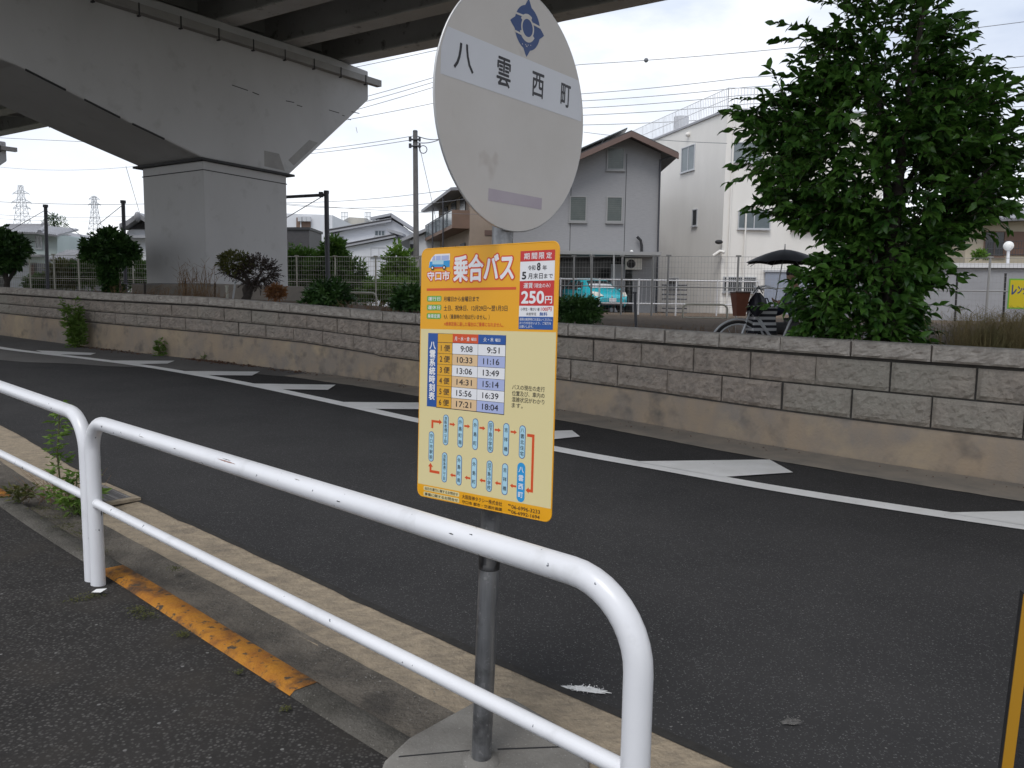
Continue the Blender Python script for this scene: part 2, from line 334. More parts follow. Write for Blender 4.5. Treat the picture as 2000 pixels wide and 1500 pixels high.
ROADK = [(-24, 24.5), (-13, 14.6), (-9, 11.1), (-5.09, 7.62), (-3.73, 6.30), (-2.6, 5.26), (-1.45, 4.27), (-.74, 3.64), (-.08, 3.05), (.21, 2.80), (.52, 2.53), (.69, 2.38), (1.6, 1.58), (4.5, -1.0), (9, -5)]
WL = resample(smooth_line(WALL), .12); WN = norms(WL)          # normals point to the far side? fixed below
if np.dot(WN[0], np.array([.6, .8])) < 0: WN = [-n for n in WN]
KL = resample(smooth_line(ROADK), .15); KN = norms(KL)
if np.dot(KN[0], np.array([.6, .8])) < 0: KN = [-n for n in KN]
def strip(line, nrm, offs, dz, zf=rise, jit=0):
    rows = []
    for o, z in zip(offs, dz):
        rows.append([np.array([p[0]+n[0]*o, p[1]+n[1]*o, zf(p[0]+n[0]*o, p[1]+n[1]*o)+z + (R.uniform(-jit, jit) if jit else 0)]) for p, n in zip(line, nrm)])
    return rows
# land sheet to the horizon
b = MB()
xs = [-900, -400, -150, -60, -30, -15, 0, 15, 30, 60, 150, 400, 900]; ys = [-120, -40, -10, 10, 24, 60, 150, 400, 1200, 2500]
b.grid([[np.array([x, y, -.35 if y < 22 else .95]) for x in xs] for y in ys], smooth=False)
tag(b.build('ground', MT['land']), kind='structure')
# asphalt carriageway: from the kerb apron to the far gutter
nrow = 14; rows = []
EL = resample(smooth_line(EDGE), .15); EN = norms(EL)
if np.dot(EN[0], np.array([.6, .8])) < 0: EN = [-n for n in EN]
def nearest(line, p):
    A = np.array([q[:2] for q in line]); d = np.hypot(A[:, 0]-p[0], A[:, 1]-p[1]); return int(d.argmin()), float(d.min())
WS = WL[::3]; WSN = WN[::3]
KS = [KL[nearest(KL, p)[0]] for p in WS]
for k in range(nrow+1):
    t = k/nrow
    rows.append([np.array([q[0]*(1-t)+(p[0]-n[0]*.10)*t, q[1]*(1-t)+(p[1]-n[1]*.10)*t, 0]) for p, n, q in zip(WS, WSN, KS)])
for r_ in rows:
    for p in r_: p[2] = rise(p[0], p[1])
b = MB(); b.grid(rows); tag(b.build('road', MT['asphalt']), kind='structure')
# older, paler asphalt patch at the foot of the wall on the left, then the concrete gutter on the right
def part_strip(cond, offs, dz, name, m, jit=0):
    idx = [i for i in range(len(WL)) if cond(WL[i])]
    l = [WL[i] for i in idx]; n = [WN[i] for i in idx]
    b = MB(); b.grid(strip(l, n, offs, dz, jit=jit)); return tag(b.build(name, m), kind='structure')
idx = [i for i in range(len(WL)) if WL[i][0] < -3.0]
rows = [[], [], []]
for i in idx:
    p, n = WL[i], WN[i]
    wdt = min(2.6, .55+.45*max(0, -3.2-p[0]))+.06*math.sin(p[0]*5)
    for k, o in enumerate((-wdt, -wdt*.5, -.05)):
        q = p[:2]+n*o; rows[k].append(np.array([q[0], q[1], rise(*q)+.005]))
b = MB(); b.grid(rows); tag(b.build('old_asphalt', MT['asphalt_old']), kind='structure')
part_strip(lambda p: p[0] > -3.4, (-.66, -.62, -.34, -.05), (.006, .012, .010, .022), 'far_gutter', MT['far_gutter'], .002)
# near side: apron, dirt gutter, kerb, walkway
b = MB(); b.grid(strip(KL, KN, (.0, -.12, -.40), (.012, .006, -.004))[::-1])
b.grid(strip(KL, KN, (.03, 0), (-.03, .012))[::-1]); tag(b.build('apron', MT['apron']), kind='structure')
b = MB(); b.grid(strip(KL, KN, (-.375, -.46, -.60), (.002, -.012, -.004), jit=.003)[::-1]); tag(b.build('gutter', MT['gutter']), kind='structure')
def kerb_rows(i0, i1, z=0.035):
    l = KL[i0:i1]; n = KN[i0:i1]
    return strip(l, n, (-.585, -.60, -.618, -.715, -.735), (-.03, z*.5, z, z+.004, z-.01))[::-1]
ik0 = nearest(KL, (-1.62, 4.45))[0]; ik1 = nearest(KL, (-.32, 3.27))[0]; ik2 = nearest(KL, (-2.9, 5.55))[0]
b = MB(); b.grid(kerb_rows(0, len(KL), .027)); tag(b.build('kerb', MT['kerb']), kind='structure')
b = MB(); b.grid(kerb_rows(ik0, ik1+1, .030)); tag(b.build('painted_kerb', MT['kerb_yellow']), kind='structure')
b = MB(); b.grid(kerb_rows(max(0, ik2-12), ik2, .030)); tag(b.build('painted_kerb', MT['kerb_yellow']), kind='structure')
b = MB(); b.grid(strip(KL, KN, (-.73, -.85, -1.5, -3, -8, -20), (.018, .032, .038, .05, .08, .1))[::-1]); tag(b.build('walkway', MT['walk']), kind='structure')
eb = MB(); rows = [[], []]
for p_, n_ in zip(KL, KN):
    for k, o_ in enumerate((-.010-abs(R.gauss(0, .006)), .022+abs(R.gauss(0, .010)))):
        q_ = p_[:2]+n_*o_; rows[k].append(np.array([q_[0], q_[1], rise(*q_)+.015]))
eb.grid(rows, smooth=False); tag(eb.build('road_edge', mat('ragged_asphalt_edge', (.020, .019, .018), (.032, .03, .028), 20, .95, bump=.004, bsc=80)), kind='structure')
# markings
ESEG = [i for i in range(len(EL)) if EL[i][0] > -23]
l = [EL[i] for i in ESEG]; n = [EN[i] for i in ESEG]
b = MB(); b.grid([[p+np.array([0, 0, .009]) for p in r_] for r_ in strip(l, n, (-.10, .10), (0, 0))], smooth=False); tag(b.build('lane_line', MT['white_line']), kind='structure')
CHEV = [[(-9.35, 15.05), (-8.11, 14.95), (-8.0, 14.55), (-8.75, 14.45)], [(-7.19, 13.78), (-6.21, 14.1), (-6.12, 13.6), (-6.58, 13.35)], [(-5.57, 12.6), (-4.26, 12.93), (-4.2, 12.36), (-4.99, 12.2)],
        [(-3.98, 11.4), (-2.68, 11.62), (-2.66, 11.04), (-3.42, 10.92)], [(-2.32, 9.95), (-1.19, 10.17), (-1.13, 9.62), (-1.79, 9.5)], [(-.30, 8.17), (.72, 8.83), (.74, 8.27), (.2, 7.78)],
        [(1.15, 7.02), (2.48, 7.26), (2.51, 6.72), (1.82, 6.48)], [(3.16, 5.47), (4.4, 5.62), (4.4, 5.1), (3.62, 5.12)]]
CHEV[5] = [(-.32, 8.19), (.68, 8.52), (.74, 8.17), (.18, 7.78)]
for c in CHEV:
    b = MB(); b.poly([np.array([x, y, rise(x, y)+.013]) for x, y in c][::-1]); o = b.build('hatch_mark', MT['white_line']); tag(o, kind='structure')
    if o.data.polygons[0].normal.z < 0: o.data.flip_normals()
def blob(cx, cy, rx, ry, rot, z, name, m, n=26, rag=.35, seed=1):
    rr = random.Random(seed); pts = []
    for i in range(n):
        a = 2*math.pi*i/n; k = 1+rr.uniform(-rag, rag); x = rx*k*math.cos(a); y = ry*k*math.sin(a)
        X = cx+x*math.cos(rot)-y*math.sin(rot); Y = cy+x*math.sin(rot)+y*math.cos(rot); pts.append((X, Y, rise(X, Y)+z))
    b = MB(); b.poly(pts); return b.build(name, m)
tag(blob(.30, 2.83, .085, .020, -.2, .007, 'paint_spill', MT['white_line'], n=60, seed=3, rag=.28), kind='structure')
tag(blob(1.02, 2.62, .035, .02, .2, .007, 'paint_spill', MT['asphalt_old'], n=70, seed=5, rag=.25), kind='structure')
# soil behind the wall
def topz(x):
    return float(np.interp(x, [-24, -11.9, -8.8, -5.9, -3.6, -2.2, .6, 2.0, 4.4, 13], [1.95, 1.68, 1.585, 1.52, 1.41, 1.33, 1.235, 1.20, 1.16, 1.05]))
offs = (.15, .5, 1.4, 3.5, 8, 16, 40); rows = [[] for _ in offs]
for p, n in list(zip(WL, WN))[::4]:
    T = topz(p[0])
    for k, (o, z) in enumerate(zip(offs, (T-.30, T-.30, T-.26, T-.10, 1.12+.15*max(0, T-1.3), 1.1, 1.0))):
        rows[k].append(np.array([p[0]+n[0]*o, p[1]+n[1]*o, z+R.uniform(-.02, .02)]))
b = MB(); b.grid(rows); tag(b.build('soil', MT['soil']), kind='structure')

# ------------------------------------------------------------------ retaining wall
wall = thing('retaining_wall', 'long low wall of grey-brown rough concrete blocks on a stained footing', 'wall', (1.1, 9.6, .07))
arc = [0]
for a, c in zip(WL, WL[1:]): arc.append(arc[-1]+float(np.linalg.norm(c[:2]-a[:2])))
arc = np.array(arc); WA = np.array([p[:2] for p in WL]); WNA = np.array(WN)
def wpt(s, off, z):
    x = np.interp(s, arc, WA[:, 0]); y = np.interp(s, arc, WA[:, 1]); nx = np.interp(s, arc, WNA[:, 0]); ny = np.interp(s, arc, WNA[:, 1])
    return np.array([x+nx*off, y+ny*off, z])
def wx(s): return float(np.interp(s, arc, WA[:, 0]))
def wbase(s):
    p = wpt(s, 0, 0); return rise(p[0], p[1])
footh = lambda x: float(np.interp(x, [-24, -7, -3.6, -2.25, -2.15, 4.4], [.5, .51, .49, .42, .395, .375]))
s0, s1 = arc[0], arc[-1]
ss = np.arange(s0, s1, .12)
b = MB(); rows = []
for s in ss:
    z0 = wbase(s)-.05; zt = wbase(s)+footh(wx(s)); j = lambda: R.uniform(-.004, .004)
    rows.append([wpt(s, -.03+j(), z0), wpt(s, -.025+j(), (z0*2+zt)/3), wpt(s, -.015+j(), (z0+zt*2)/3), wpt(s, -.012, zt-.025), wpt(s, .0, zt), wpt(s, .10, zt+.004)])
b.grid(rows); b.build('footing', MT['footing'], wall)
b = MB(); rows = []
for s in ss:
    zt = wbase(s)+footh(wx(s)); T = topz(wx(s)); rows.append([wpt(s, .052, zt-.02), wpt(s, .052, T-.03), wpt(s, .26, T-.03), wpt(s, .28, wbase(s)-.3)])
b.grid(rows, smooth=False); b.build('mortar_core', MT['mortar'], wall)
def rough_block(b, sa, sb, zl, zh, off, top=False, g=.009, amp=.012, depth=.06):
    # split face: bevelled rim, random relief inside; zl/zh are functions of s
    nu = max(4, int((sb-sa)/.040)); nv = 7
    rows = []
    for i in range(nu+1):
        s = sa+g+(sb-sa-2*g)*i/nu; r_ = []
        for j in range(nv+1):
            z = zl(s)+g+(zh(s)-zl(s)-2*g)*j/nv
            edge = i in (0, nu) or j in (0, nv)
            r_.append(wpt(s, off+(0.012 if edge else -R.uniform(0, amp)-.004-.006*math.sin(i*.9+s*7)*math.cos(j*1.1+s*3)), z))
        rows.append(r_)
    b.grid(rows, smooth=False)
    def quad(p, q, r_, t): b.add([p, q, r_, t], [(0, 1, 2, 3)])
    a0, a1, c0, c1 = rows[0][0], rows[0][nv], rows[nu][0], rows[nu][nv]
    e = lambda s, z: wpt(s, off+depth, z)
    quad(e(sa+g, a0[2]), a0, a1, e(sa+g, a1[2])); quad(c0, e(sb-g, c0[2]), e(sb-g, c1[2]), c1)
    b.grid([[rows[i][nv] for i in range(nu+1)], [e(sa+g+(sb-sa-2*g)*i/nu, rows[i][nv][2]) for i in range(nu+1)]], smooth=False)
    b.grid([[e(sa+g+(sb-sa-2*g)*i/nu, rows[i][0][2]) for i in range(nu+1)], [rows[i][0] for i in range(nu+1)]], smooth=False)
sj = float(arc[nearest(WL, (1.81, 8.95))[0]])   # a measured joint
LB = .715
zf = lambda s: wbase(s)+footh(wx(s)); zT = lambda s: topz(wx(s))
capb = lambda s: zT(s)-.165
c1b = lambda s: capb(s)-(capb(s)-zf(s))*.5
b1 = MB(); b2 = MB(); bc = MB()
k0 = int((s0-sj)/LB)-1; k1 = int((s1-sj)/LB)+1
for k in range(k0, k1):
    a = sj+k*LB; c = a+LB
    for (bb, sh, lo, hi, off, amp) in ((bc, 0, capb, zT, -.035, .015), (b1, .36, c1b, lambda s: capb(s)-.016, .02, .022), (b2, 0.02, lambda s: zf(s)+.016, c1b, .02, .022)):
        A, C = a+sh+R.uniform(-.006, .006), c+sh+R.uniform(-.006, .006)
        if A < s0+.1 or C > s1-.1: continue
        if wx(A) < -16 or wx(C) > 6.5: continue
        rough_block(bb, A, C, lo, hi, off, amp=amp, depth=.05 if bb is not bc else .30)
b1.build('upper_course', MT['block'], wall); b2.build('lower_course', MT['block'], wall); bc.build('coping', MT['coping'], wall)

# ------------------------------------------------------------------ viaduct: deck and piers
C0 = np.array([-.396*20, 20.0]); D = np.array([.53, .848]); E = np.array([-.848, .53])
def pv(s, t, z): q = C0+D*s+E*t; return np.array([q[0], q[1], z])
def pier(name, label, t0, full=True):
    r_ = thing(name, label, 'bridge pier', pv(1.4, t0+1.35, 1.0), 'piers carrying the viaduct')
    b = MB(); b.prism([pv(0, t0, .6), pv(2.72, t0, .6), pv(2.72, t0+2.6, .6), pv(0, t0+2.6, .6)], (0, 0, 4.36)); b.build('column', MT['pier'], r_, bevel=.03)
    b = MB(); b.prism([pv(-.25, t0-.22, .5), pv(4.25, t0-.22, .5), pv(4.25, t0+2.9, .5), pv(-.25, t0+2.9, .5)], (0, 0, 1.36)); b.build('plinth', MT['pier_low'], r_, bevel=.03)
    zz = [(-.06, 5.02), (2.80, 5.02), (6.07, 7.78), (6.07, 8.66), (4.4, 8.66), (2, 8.56), (-2.6, 8.42), (-11.8, 8.05), (-11.8, 6.2), (-6.5, 6.42), (-4.4, 6.16), (-2.0, 5.50)]
    b = MB(); b.prism([pv(s, t0-.05, z) for s, z in zz], np.array([*(E*2.75), 0])); b.build('crossbeam', MT['pier'], r_, bevel=.04)
    b = MB()
    b.prism([pv(-.12, t0-.12, 4.955), pv(2.92, t0-.12, 4.955), pv(2.92, t0+2.85, 4.955), pv(-.12, t0+2.85, 4.955)], (0, 0, .06)); b.build('seam_band', MT['seam'], r_)
    b = MB(); b.prism([pv(-.012, t0-.012, 4.72), pv(2.732, t0-.012, 4.72), pv(2.732, t0+2.61, 4.72), pv(-.012, t0+2.61, 4.72)], (0, 0, .022)); b.build('seam_line', MT['seam'], r_)
    b = MB(); b.prism([pv(-9.3, t0, .3), pv(-11.6, t0, .3), pv(-11.6, t0+2.6, .3), pv(-9.3, t0+2.6, .3)], (0, 0, 5.9)); b.build('column', MT['pier'], r_)
    # gutter pipe with hangers
    b = MB(); zg = lambda s: 7.97+.034*(s+2.6)
    n = 40
    for i in range(n):
        sa = -9+15.45*i/n; sb = -9+15.45*(i+1)/n
        b.prism([pv(sa, t0-.26, zg(sa)-.03), pv(sa, t0-.06, zg(sa)-.03), pv(sa, t0-.06, zg(sa)+.16), pv(sa, t0-.26, zg(sa)+.16)], pv(sb, 0, zg(sb))-pv(sa, 0, zg(sa)))
    b.build('gutter_pipe', MT['pipe_grey'], r_)
    for i in range(14):
        s = -8.2+1.07*i
        if s > 6: break
        b = MB(); z = zg(s); b.obox(pv(s, t0-.275, z-.10), np.array([*(D*.025), 0]), np.array([*(E*.02), 0]), (0, 0, .27)); b.obox(pv(s, t0-.275, z-.12), np.array([*(D*.05), 0]), np.array([*(E*.10), 0]), (0, 0, .025)); b.build('hanger', MT['seam'], r_)
    # chipped scratches and patched corner on the front face
    b = Sep()
    for (s, z, l, dz) in ((.9, 7.0, .5, -.02), (1.55, 6.97, .22, -.02), (2.7, 7.0, .3, .02), (3.1, 6.97, .2, 0), (4.35, 7.1, .42, 0), (4.9, 7.06, .1, 0), (5.3, 7.25, .35, .02), (5.15, 7.0, .12, 0), (5.5, 6.82, .05, -.15)):
        b.obox(pv(s, t0-.054, z), np.array([*(D*l), dz]), np.array([*(E*.01), 0]), (0, 0, .022))
    for s in (-4.2, -3.0, -1.9):
        z = float(np.interp(s, [-6.5, -4.4, -2.0, -.06], [6.42, 6.16, 5.50, 5.02])); z2 = float(np.interp(s+.8, [-6.5, -4.4, -2.0, -.06], [6.42, 6.16, 5.50, 5.02]))
        b.obox(pv(s, t0-.07, z-.01), pv(s+.8, 0, z2)-pv(s, 0, z), np.array([*(E*.04), 0]), (0, 0, .035))
    b.build('scratch_mark', MT['seam'], r_)
    b = MB(); b.prism([pv(1.9, t0-.052, 5.10), pv(2.62, t0-.052, 5.08), pv(2.42, t0-.052, 5.52), pv(1.9, t0-.052, 5.52)], np.array([*(E*.01), 0]))
    b.prism([pv(2.95, t0-.052, 5.28), pv(3.9, t0-.052, 6.08), pv(3.55, t0-.052, 6.10), pv(2.75, t0-.052, 5.40)], np.array([*(E*.01), 0])); b.build('repair_patch', MT['pipe_grey'], r_)
    return r_
pier('bridge_pier', 'huge grey-white pier with wide crossbeam standing behind the wall', 0)
pier('bridge_pier', 'far pier whose crossbeam tip shows at the left edge of the photo', 22.8)
dk = thing('viaduct_deck', 'dark elevated road deck on steel girders crossing overhead', 'viaduct', pv(0, 0, 8.7))
TA, TB = -48, 75
sz = lambda s: 8.47+.046*s-.00
GS = [5.15, 2.95, .75, -1.6, -3.9, -6.2, -8.5, -10.6]
for s in GS:
    b = MB(); z = sz(s)
    b.obox(pv(s-.28, TA, z), np.array([*(D*.56), 0]), np.array([*(E*(TB-TA)), 0]), (0, 0, .05))
    b.obox(pv(s-.03, TA, z+.05), np.array([*(D*.06), 0]), np.array([*(E*(TB-TA)), 0]), (0, 0, 1.25)); b.build('girder', MT['steel_grey'], dk)
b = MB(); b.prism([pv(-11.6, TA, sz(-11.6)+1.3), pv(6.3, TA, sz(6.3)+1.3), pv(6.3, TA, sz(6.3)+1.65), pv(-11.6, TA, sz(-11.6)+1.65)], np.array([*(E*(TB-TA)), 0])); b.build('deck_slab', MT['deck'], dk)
b = MB(); b.prism([pv(6.0, TA, sz(6.3)+1.655), pv(6.3, TA, sz(6.3)+1.655), pv(6.3, TA, sz(6.3)+2.7), pv(6.0, TA, sz(6.3)+2.7)], np.array([*(E*(TB-TA)), 0])); b.build('parapet', MT['pipe_grey'], dk)
for i in range(12):
    t = -29+6*i
    for a, c in zip(GS[:6], GS[1:6]):
        b = MB(); b.obox(pv(c+.04, t, sz(c)+.45), pv(a-.04, t, sz(a)+.45)-pv(c+.04, t, sz(c)+.45), np.array([*(E*.22), 0]), (0, 0, .35)); b.build('cross_brace', MT['steel_grey'], dk)

# ------------------------------------------------------------------ guard rails
def arc_path(p0, corner, p1, r, n=10):
    p0, corner, p1 = [np.array(q, float) for q in (p0, corner, p1)]
    a = (p0-corner)/np.linalg.norm(p0-corner); c = (p1-corner)/np.linalg.norm(p1-corner)
    ang = math.acos(np.dot(a, c)); tl = r/math.tan(ang/2); bis = (a+c)/np.linalg.norm(a+c); O = corner+bis*(r/math.sin(ang/2))
    s, e = corner+a*tl, corner+c*tl; o = []
    u0 = (s-O)/r; v = (e-O)/r; th = math.acos(max(-1, min(1, np.dot(u0, v))))
    for i in range(n+1):
        t = i/n; o.append(O+r*(math.sin((1-t)*th)*u0+math.sin(t*th)*v)/math.sin(th))
    return o
def guard_rail(label, a, c, zt_a, zt_c, zl_a, zl_c, base_a, base_c, rad=.034):
    g = thing('guard_rail', label, 'guard rail', (*a, base_a), 'white pipe guard rails along the kerb')
    A0 = np.array([*a, base_a]); A1 = np.array([*a, zt_a]); B1 = np.array([*c, zt_c]); B0 = np.array([*c, base_c])
    p = [A0, A0+(A1-A0)*.4]+arc_path(A0, A1, B1, .15)+arc_path(A1, B1, B0, .19)+[B0+(B1-B0)*.3, B0]
    q = []
    for u_, v_ in zip(p, p[1:]):
        n = max(1, int(np.linalg.norm(v_-u_)/.35))
        for i in range(n): q.append(u_+(v_-u_)*i/n)
    q.append(p[-1])
    b = MB(); b.tube(q, rad, 24); b.build('hoop', MT['rail'], g)
    L = np.array([*a, zl_a]); Rr = np.array([*c, zl_c]); d = (Rr-L)/np.linalg.norm(Rr-L)
    b = MB(); b.tube([L+d*.01, Rr-d*.01], .0215, 18); b.tube([L+d*.028, L+d*.040], .0235, 18); b.tube([Rr-d*.040, Rr-d*.028], .0235, 18); b.build('lower_rail', MT['rail'], g)
    return g
P1 = np.array([-2.055, 3.715]); P2 = np.array([.292, 1.645]); dr = (P1-P2)/np.linalg.norm(P1-P2)
guard_rail('white tubular guard rail with chipped paint, running behind the bus stop pole', P1, P2, .895, .865, .485, .435, .03, -.02)
Q1 = P1+dr*.078; Q2 = Q1+dr*3.1+np.array([-.05, -.05])
guard_rail('white tubular guard rail leaving the photo on the left, next to the drain', Q2, Q1, 1.03, .905, .60, .495, .12, .03)

# scuffs where bicycles and bags have rubbed the paint
MT['brown_rub'] = flat('brown_rub', (.30, .18, .15), .6)
def scuff(g, a, c, za, zc, s_, ang, l, wd, m, seed):
    rr = random.Random(seed); p = np.array([*a, za]); q = np.array([*c, zc]); d = (q-p)/np.linalg.norm(q-p); nrm_ = np.array([d[1], -d[0], 0]); nrm_ = nrm_/np.linalg.norm(nrm_); nrm_ = nrm_ if nrm_[1] < 0 else -nrm_; upv = np.cross(d, nrm_); upv = upv if upv[2] > 0 else -upv
    rows = [[], []]
    for i in range(13):
        t = i/12; w_ = wd*math.sin(math.pi*(.04+.92*t))*rr.uniform(.4, 1.2); jit = rr.uniform(-.15, .15)*wd
        for k, sg in enumerate((-1, 1)):
            th = ang+(sg*w_+jit)/.034; rows[k].append(p+d*(s_+l*t)+(nrm_*math.cos(th)+upv*math.sin(th))*.0345)
    b = MB(); b.grid(rows); return b.build('scuff', m, g)
scg = [o_ for o_ in COL.objects if o_.name == 'guard_rail'][0]
for k, (s_, ang, l, wd, m) in enumerate(((1.30, .55, .13, .0026, 'brown_rub'), (1.33, .75, .06, .0012, 'seam'), (.62, .35, .05, .0016, 'pipe_grey'), (.95, .2, .02, .0015, 'seam'), (2.05, .1, .02, .002, 'seam'), (1.8, .9, .03, .002, 'pipe_grey'), (2.55, .35, .018, .002, 'seam'), (2.62, .75, .012, .002, 'seam'))):
    scuff(scg, P1, P2, .895, .865, s_, ang, l, wd, MT[m], k)
# ------------------------------------------------------------------ bus stop sign
AX0 = np.array([-.082, 2.30, .02]); AX1 = np.array([-.018, 2.305, 2.24])
stop = thing('bus_stop_sign', 'bus stop pole with a round name disc above a yellow timetable board', 'bus stop', AX0)
def ax(z): return AX0+(AX1-AX0)*(z-AX0[2])/(AX1[2]-AX0[2])
b = MB(); b.tube([ax(z) for z in np.linspace(.0, 2.24, 12)], .0315, 28); b.build('pole', MT['galv'], stop)
b = MB(); b.tube([ax(.045), ax(.060), ax(.066)], [.062, .054, .034], 20); b.build('mortar_collar', MT['pad'], stop)
b = MB(); b.tube([ax(.68), ax(.70), ax(.70), ax(.745)], [.0322, .0330, .0330, .0322], 28); b.build('grime_band', MT['dark'], stop)
PADZ = .05
pad = [(-.40, 2.14), (-.39, 2.30), (-.33, 2.43), (-.08, 2.72), (.02, 2.70), (.27, 2.42), (.25, 2.1), (-.1, 1.98)]
b = MB(); b.prism([(x, y, -.06) for x, y in pad], (0, 0, PADZ+.06)); b.build('base_slab', MT['pad'], stop, bevel=.015)
b = MB(); b.prism([(-.345, 2.312, PADZ+.0005), (-.12, 2.352, PADZ+.0005), (-.12, 2.357, PADZ+.0005), (-.345, 2.318, PADZ+.0005)], (0, 0, .001)); b.prism([(-.03, 2.36, PADZ+.0005), (.24, 2.385, PADZ+.0005), (.24, 2.391, PADZ+.0005), (-.03, 2.367, PADZ+.0005)], (0, 0, .001)); b.build('crack', MT['dark'], stop)

class Sep:     # builds every added shape as an object of its own
    def __init__(s): s.l = []
    def add(s, vs, fs, mi=0, smooth=False): m = MB(); m.add(vs, fs, mi, smooth); s.l.append(m)
    def build(s, name, mats, parent): return [m.build(name, mats, parent) for m in s.l]
class Fr:      # a flat face in the world: origin, right, up, towards the viewer
    def __init__(s, o, yaw, lean, pitch):
        uu = np.array([math.cos(yaw), math.sin(yaw), 0]); n = np.array([math.sin(yaw), -math.cos(yaw), 0]); w_ = np.array([0, 0, 1.])
        s.u = math.cos(lean)*uu+math.sin(lean)*w_; w2 = -math.sin(lean)*uu+math.cos(lean)*w_
        s.w = math.cos(pitch)*w2+math.sin(pitch)*n; s.n = np.cross(s.u, s.w); s.o = np.array(o, float)
    def p(s, x, y, z=0): return s.o+s.u*x+s.w*y+s.n*z
_tc = {}
def textmesh(body, bold=0., vert=False):
    k = (body, bold, vert)
    if k in _tc: return _tc[k]
    c = bpy.data.curves.new('t', 'FONT'); c.body = '\n'.join(body) if vert else body; c.offset = bold; c.align_x = 'CENTER' if vert else 'LEFT'; c.resolution_u = 4
    if vert: c.space_line = .95
    o = bpy.data.objects.new('t', c); COL.objects.link(o); dg = bpy.context.evaluated_depsgraph_get(); dg.update()
    m = o.evaluated_get(dg).to_mesh(); v = np.array([q.co[:2] for q in m.vertices]); f = [tuple(q.vertices) for q in m.polygons]
    o.evaluated_get(dg).to_mesh_clear(); bpy.data.objects.remove(o); bpy.data.curves.remove(c)
    v = v-v.min(0); _tc[k] = (v/np.maximum(v.max(0), 1e-6), v.max(0), f); return _tc[k]
def text(b, fr, body, x0, y0, x1, y1, z, mi=0, bold=0., vert=False, keep=''):
    # ink box x0..x1, y0 (bottom)..y1 (top) in frame metres; bold strokes by closely stacked copies
    if vert:
        n = len(body); ch = (y1-y0)/n; V, Fc = [], []
        for i, c in enumerate(body):
            v, dim, f = textmesh(c); em = min(ch*1.0, (x1-x0)*1.12); cx, cy = (x0+x1)/2, y1-ch*(i+.5); o = len(V)
            V += [(cx+(q[0]-.5)*dim[0]*em, cy+(q[1]-.5)*dim[1]*em) for q in v]; Fc += [tuple(o+k for k in t) for t in f]
        d = bold*min(ch, x1-x0)
    else:
        v, dim, Fc = textmesh(body); em = (y1-y0)/dim[1]; d = bold*em
        if keep:
            wd = dim[0]*em*.94; x0, x1 = (x1-wd, x1) if keep == 'r' else (x0, x0+wd) if keep == 'l' else ((x0+x1-wd)/2, (x0+x1+wd)/2)
        V = [(x0+d+q[0]*(x1-x0-2*d), y0+d+q[1]*(y1-y0-2*d)) for q in v]
    k = 1 if bold <= 0 else (5 if bold < .025 else 9 if bold < .05 else 25)
    sh = [(0, 0)]+[(d*math.cos(2*math.pi*i/(k-1)), d*math.sin(2*math.pi*i/(k-1))) for i in range(k-1)] if k > 1 else [(0, 0)]
    AV, AF = [], []
    for i, (dx, dy) in enumerate(sh):
        o = len(AV); AV += [fr.p(x+dx, y+dy, z+i*1.5e-5) for x, y in V]; AF += [tuple(o+j for j in t) for t in Fc]
    b.add(AV, AF, mi)
def fpoly(b, fr, pts, z, mi=0): b.add([fr.p(x, y, z) for x, y in pts], [tuple(range(len(pts)))], mi)
def rrect(x0, y0, x1, y1, r, n=6):
    o = []
    for cx, cy, a0 in ((x1-r, y1-r, 0), (x0+r, y1-r, 90), (x0+r, y0+r, 180), (x1-r, y0+r, 270)):
        for i in range(n+1):
            a = math.radians(a0+90*i/n); o.append((cx+r*math.cos(a), cy+r*math.sin(a)))
    return o
def circ(cx, cy, r, n=40, a0=0, a1=360): return [(cx+r*math.cos(math.radians(a0+(a1-a0)*i/n)), cy+r*math.sin(math.radians(a0+(a1-a0)*i/n))) for i in range(n+(a1-a0 < 360))]
def ring(b, fr, cx, cy, r0, r1, z, mi=0, n=40, a0=0, a1=360):
    A = [(cx+r0*math.cos(math.radians(a0+(a1-a0)*i/n)), cy+r0*math.sin(math.radians(a0+(a1-a0)*i/n))) for i in range(n+1)]
    B = [(cx+r1*math.cos(math.radians(a0+(a1-a0)*i/n)), cy+r1*math.sin(math.radians(a0+(a1-a0)*i/n))) for i in range(n+1)]
    b.grid([[fr.p(x, y, z) for x, y in A], [fr.p(x, y, z) for x, y in B]], mi, False)
Z1, Z2, Z3 = .0003, .0006, .0009

# round disc
DR = .336
DF = Fr(ax(2.03)+np.array([.78, -.625, 0])*.05, math.radians(51.3), math.radians(-.05), math.radians(0))
DF = Fr(DF.o+np.array([-.010, 0, .012]), math.radians(51.3), 0, math.radians(2.0))
b = MB(); P = [DF.p(x, y, -.004) for x, y in circ(0, 0, DR, 90)]; b.prism(P, DF.n*.004); disc = b.build('name_disc', MT['disc'], stop)
b = MB(); b.tube([DF.p(x, y, -.003) for x, y in circ(0, 0, DR, 90)]+[DF.p(DR, 0, -.003)], .0035, 6, caps=False); b.build('disc_rim', MT['edge_metal'], disc)
bt, bb = .152, .032
hw = lambda y: math.sqrt(DR**2-y*y)-.004
b = MB(); L_ = []
ys = np.linspace(bb, bt, 10)
fpoly(b, DF, [(-hw(.10)*.975, bb)]+[(min(hw(y), .325), y) for y in ys]+[(-min(hw(y), .318), y) for y in ys[::-1]], Z1); b.build('name_band', MT['band'], disc)
b = Sep()
for ch, xc, hh, ww in (('八', -.232, .070, .078), ('雲', -.068, .078, .062), ('西', .090, .070, .058), ('町', .232, .068, .052)):
    text(b, DF, ch, xc-ww/2, (bt+bb)/2-hh/2, xc+ww/2, (bt+bb)/2+hh/2, Z2, bold=.014)
b.build('name_lettering', MT['p_black'], disc)
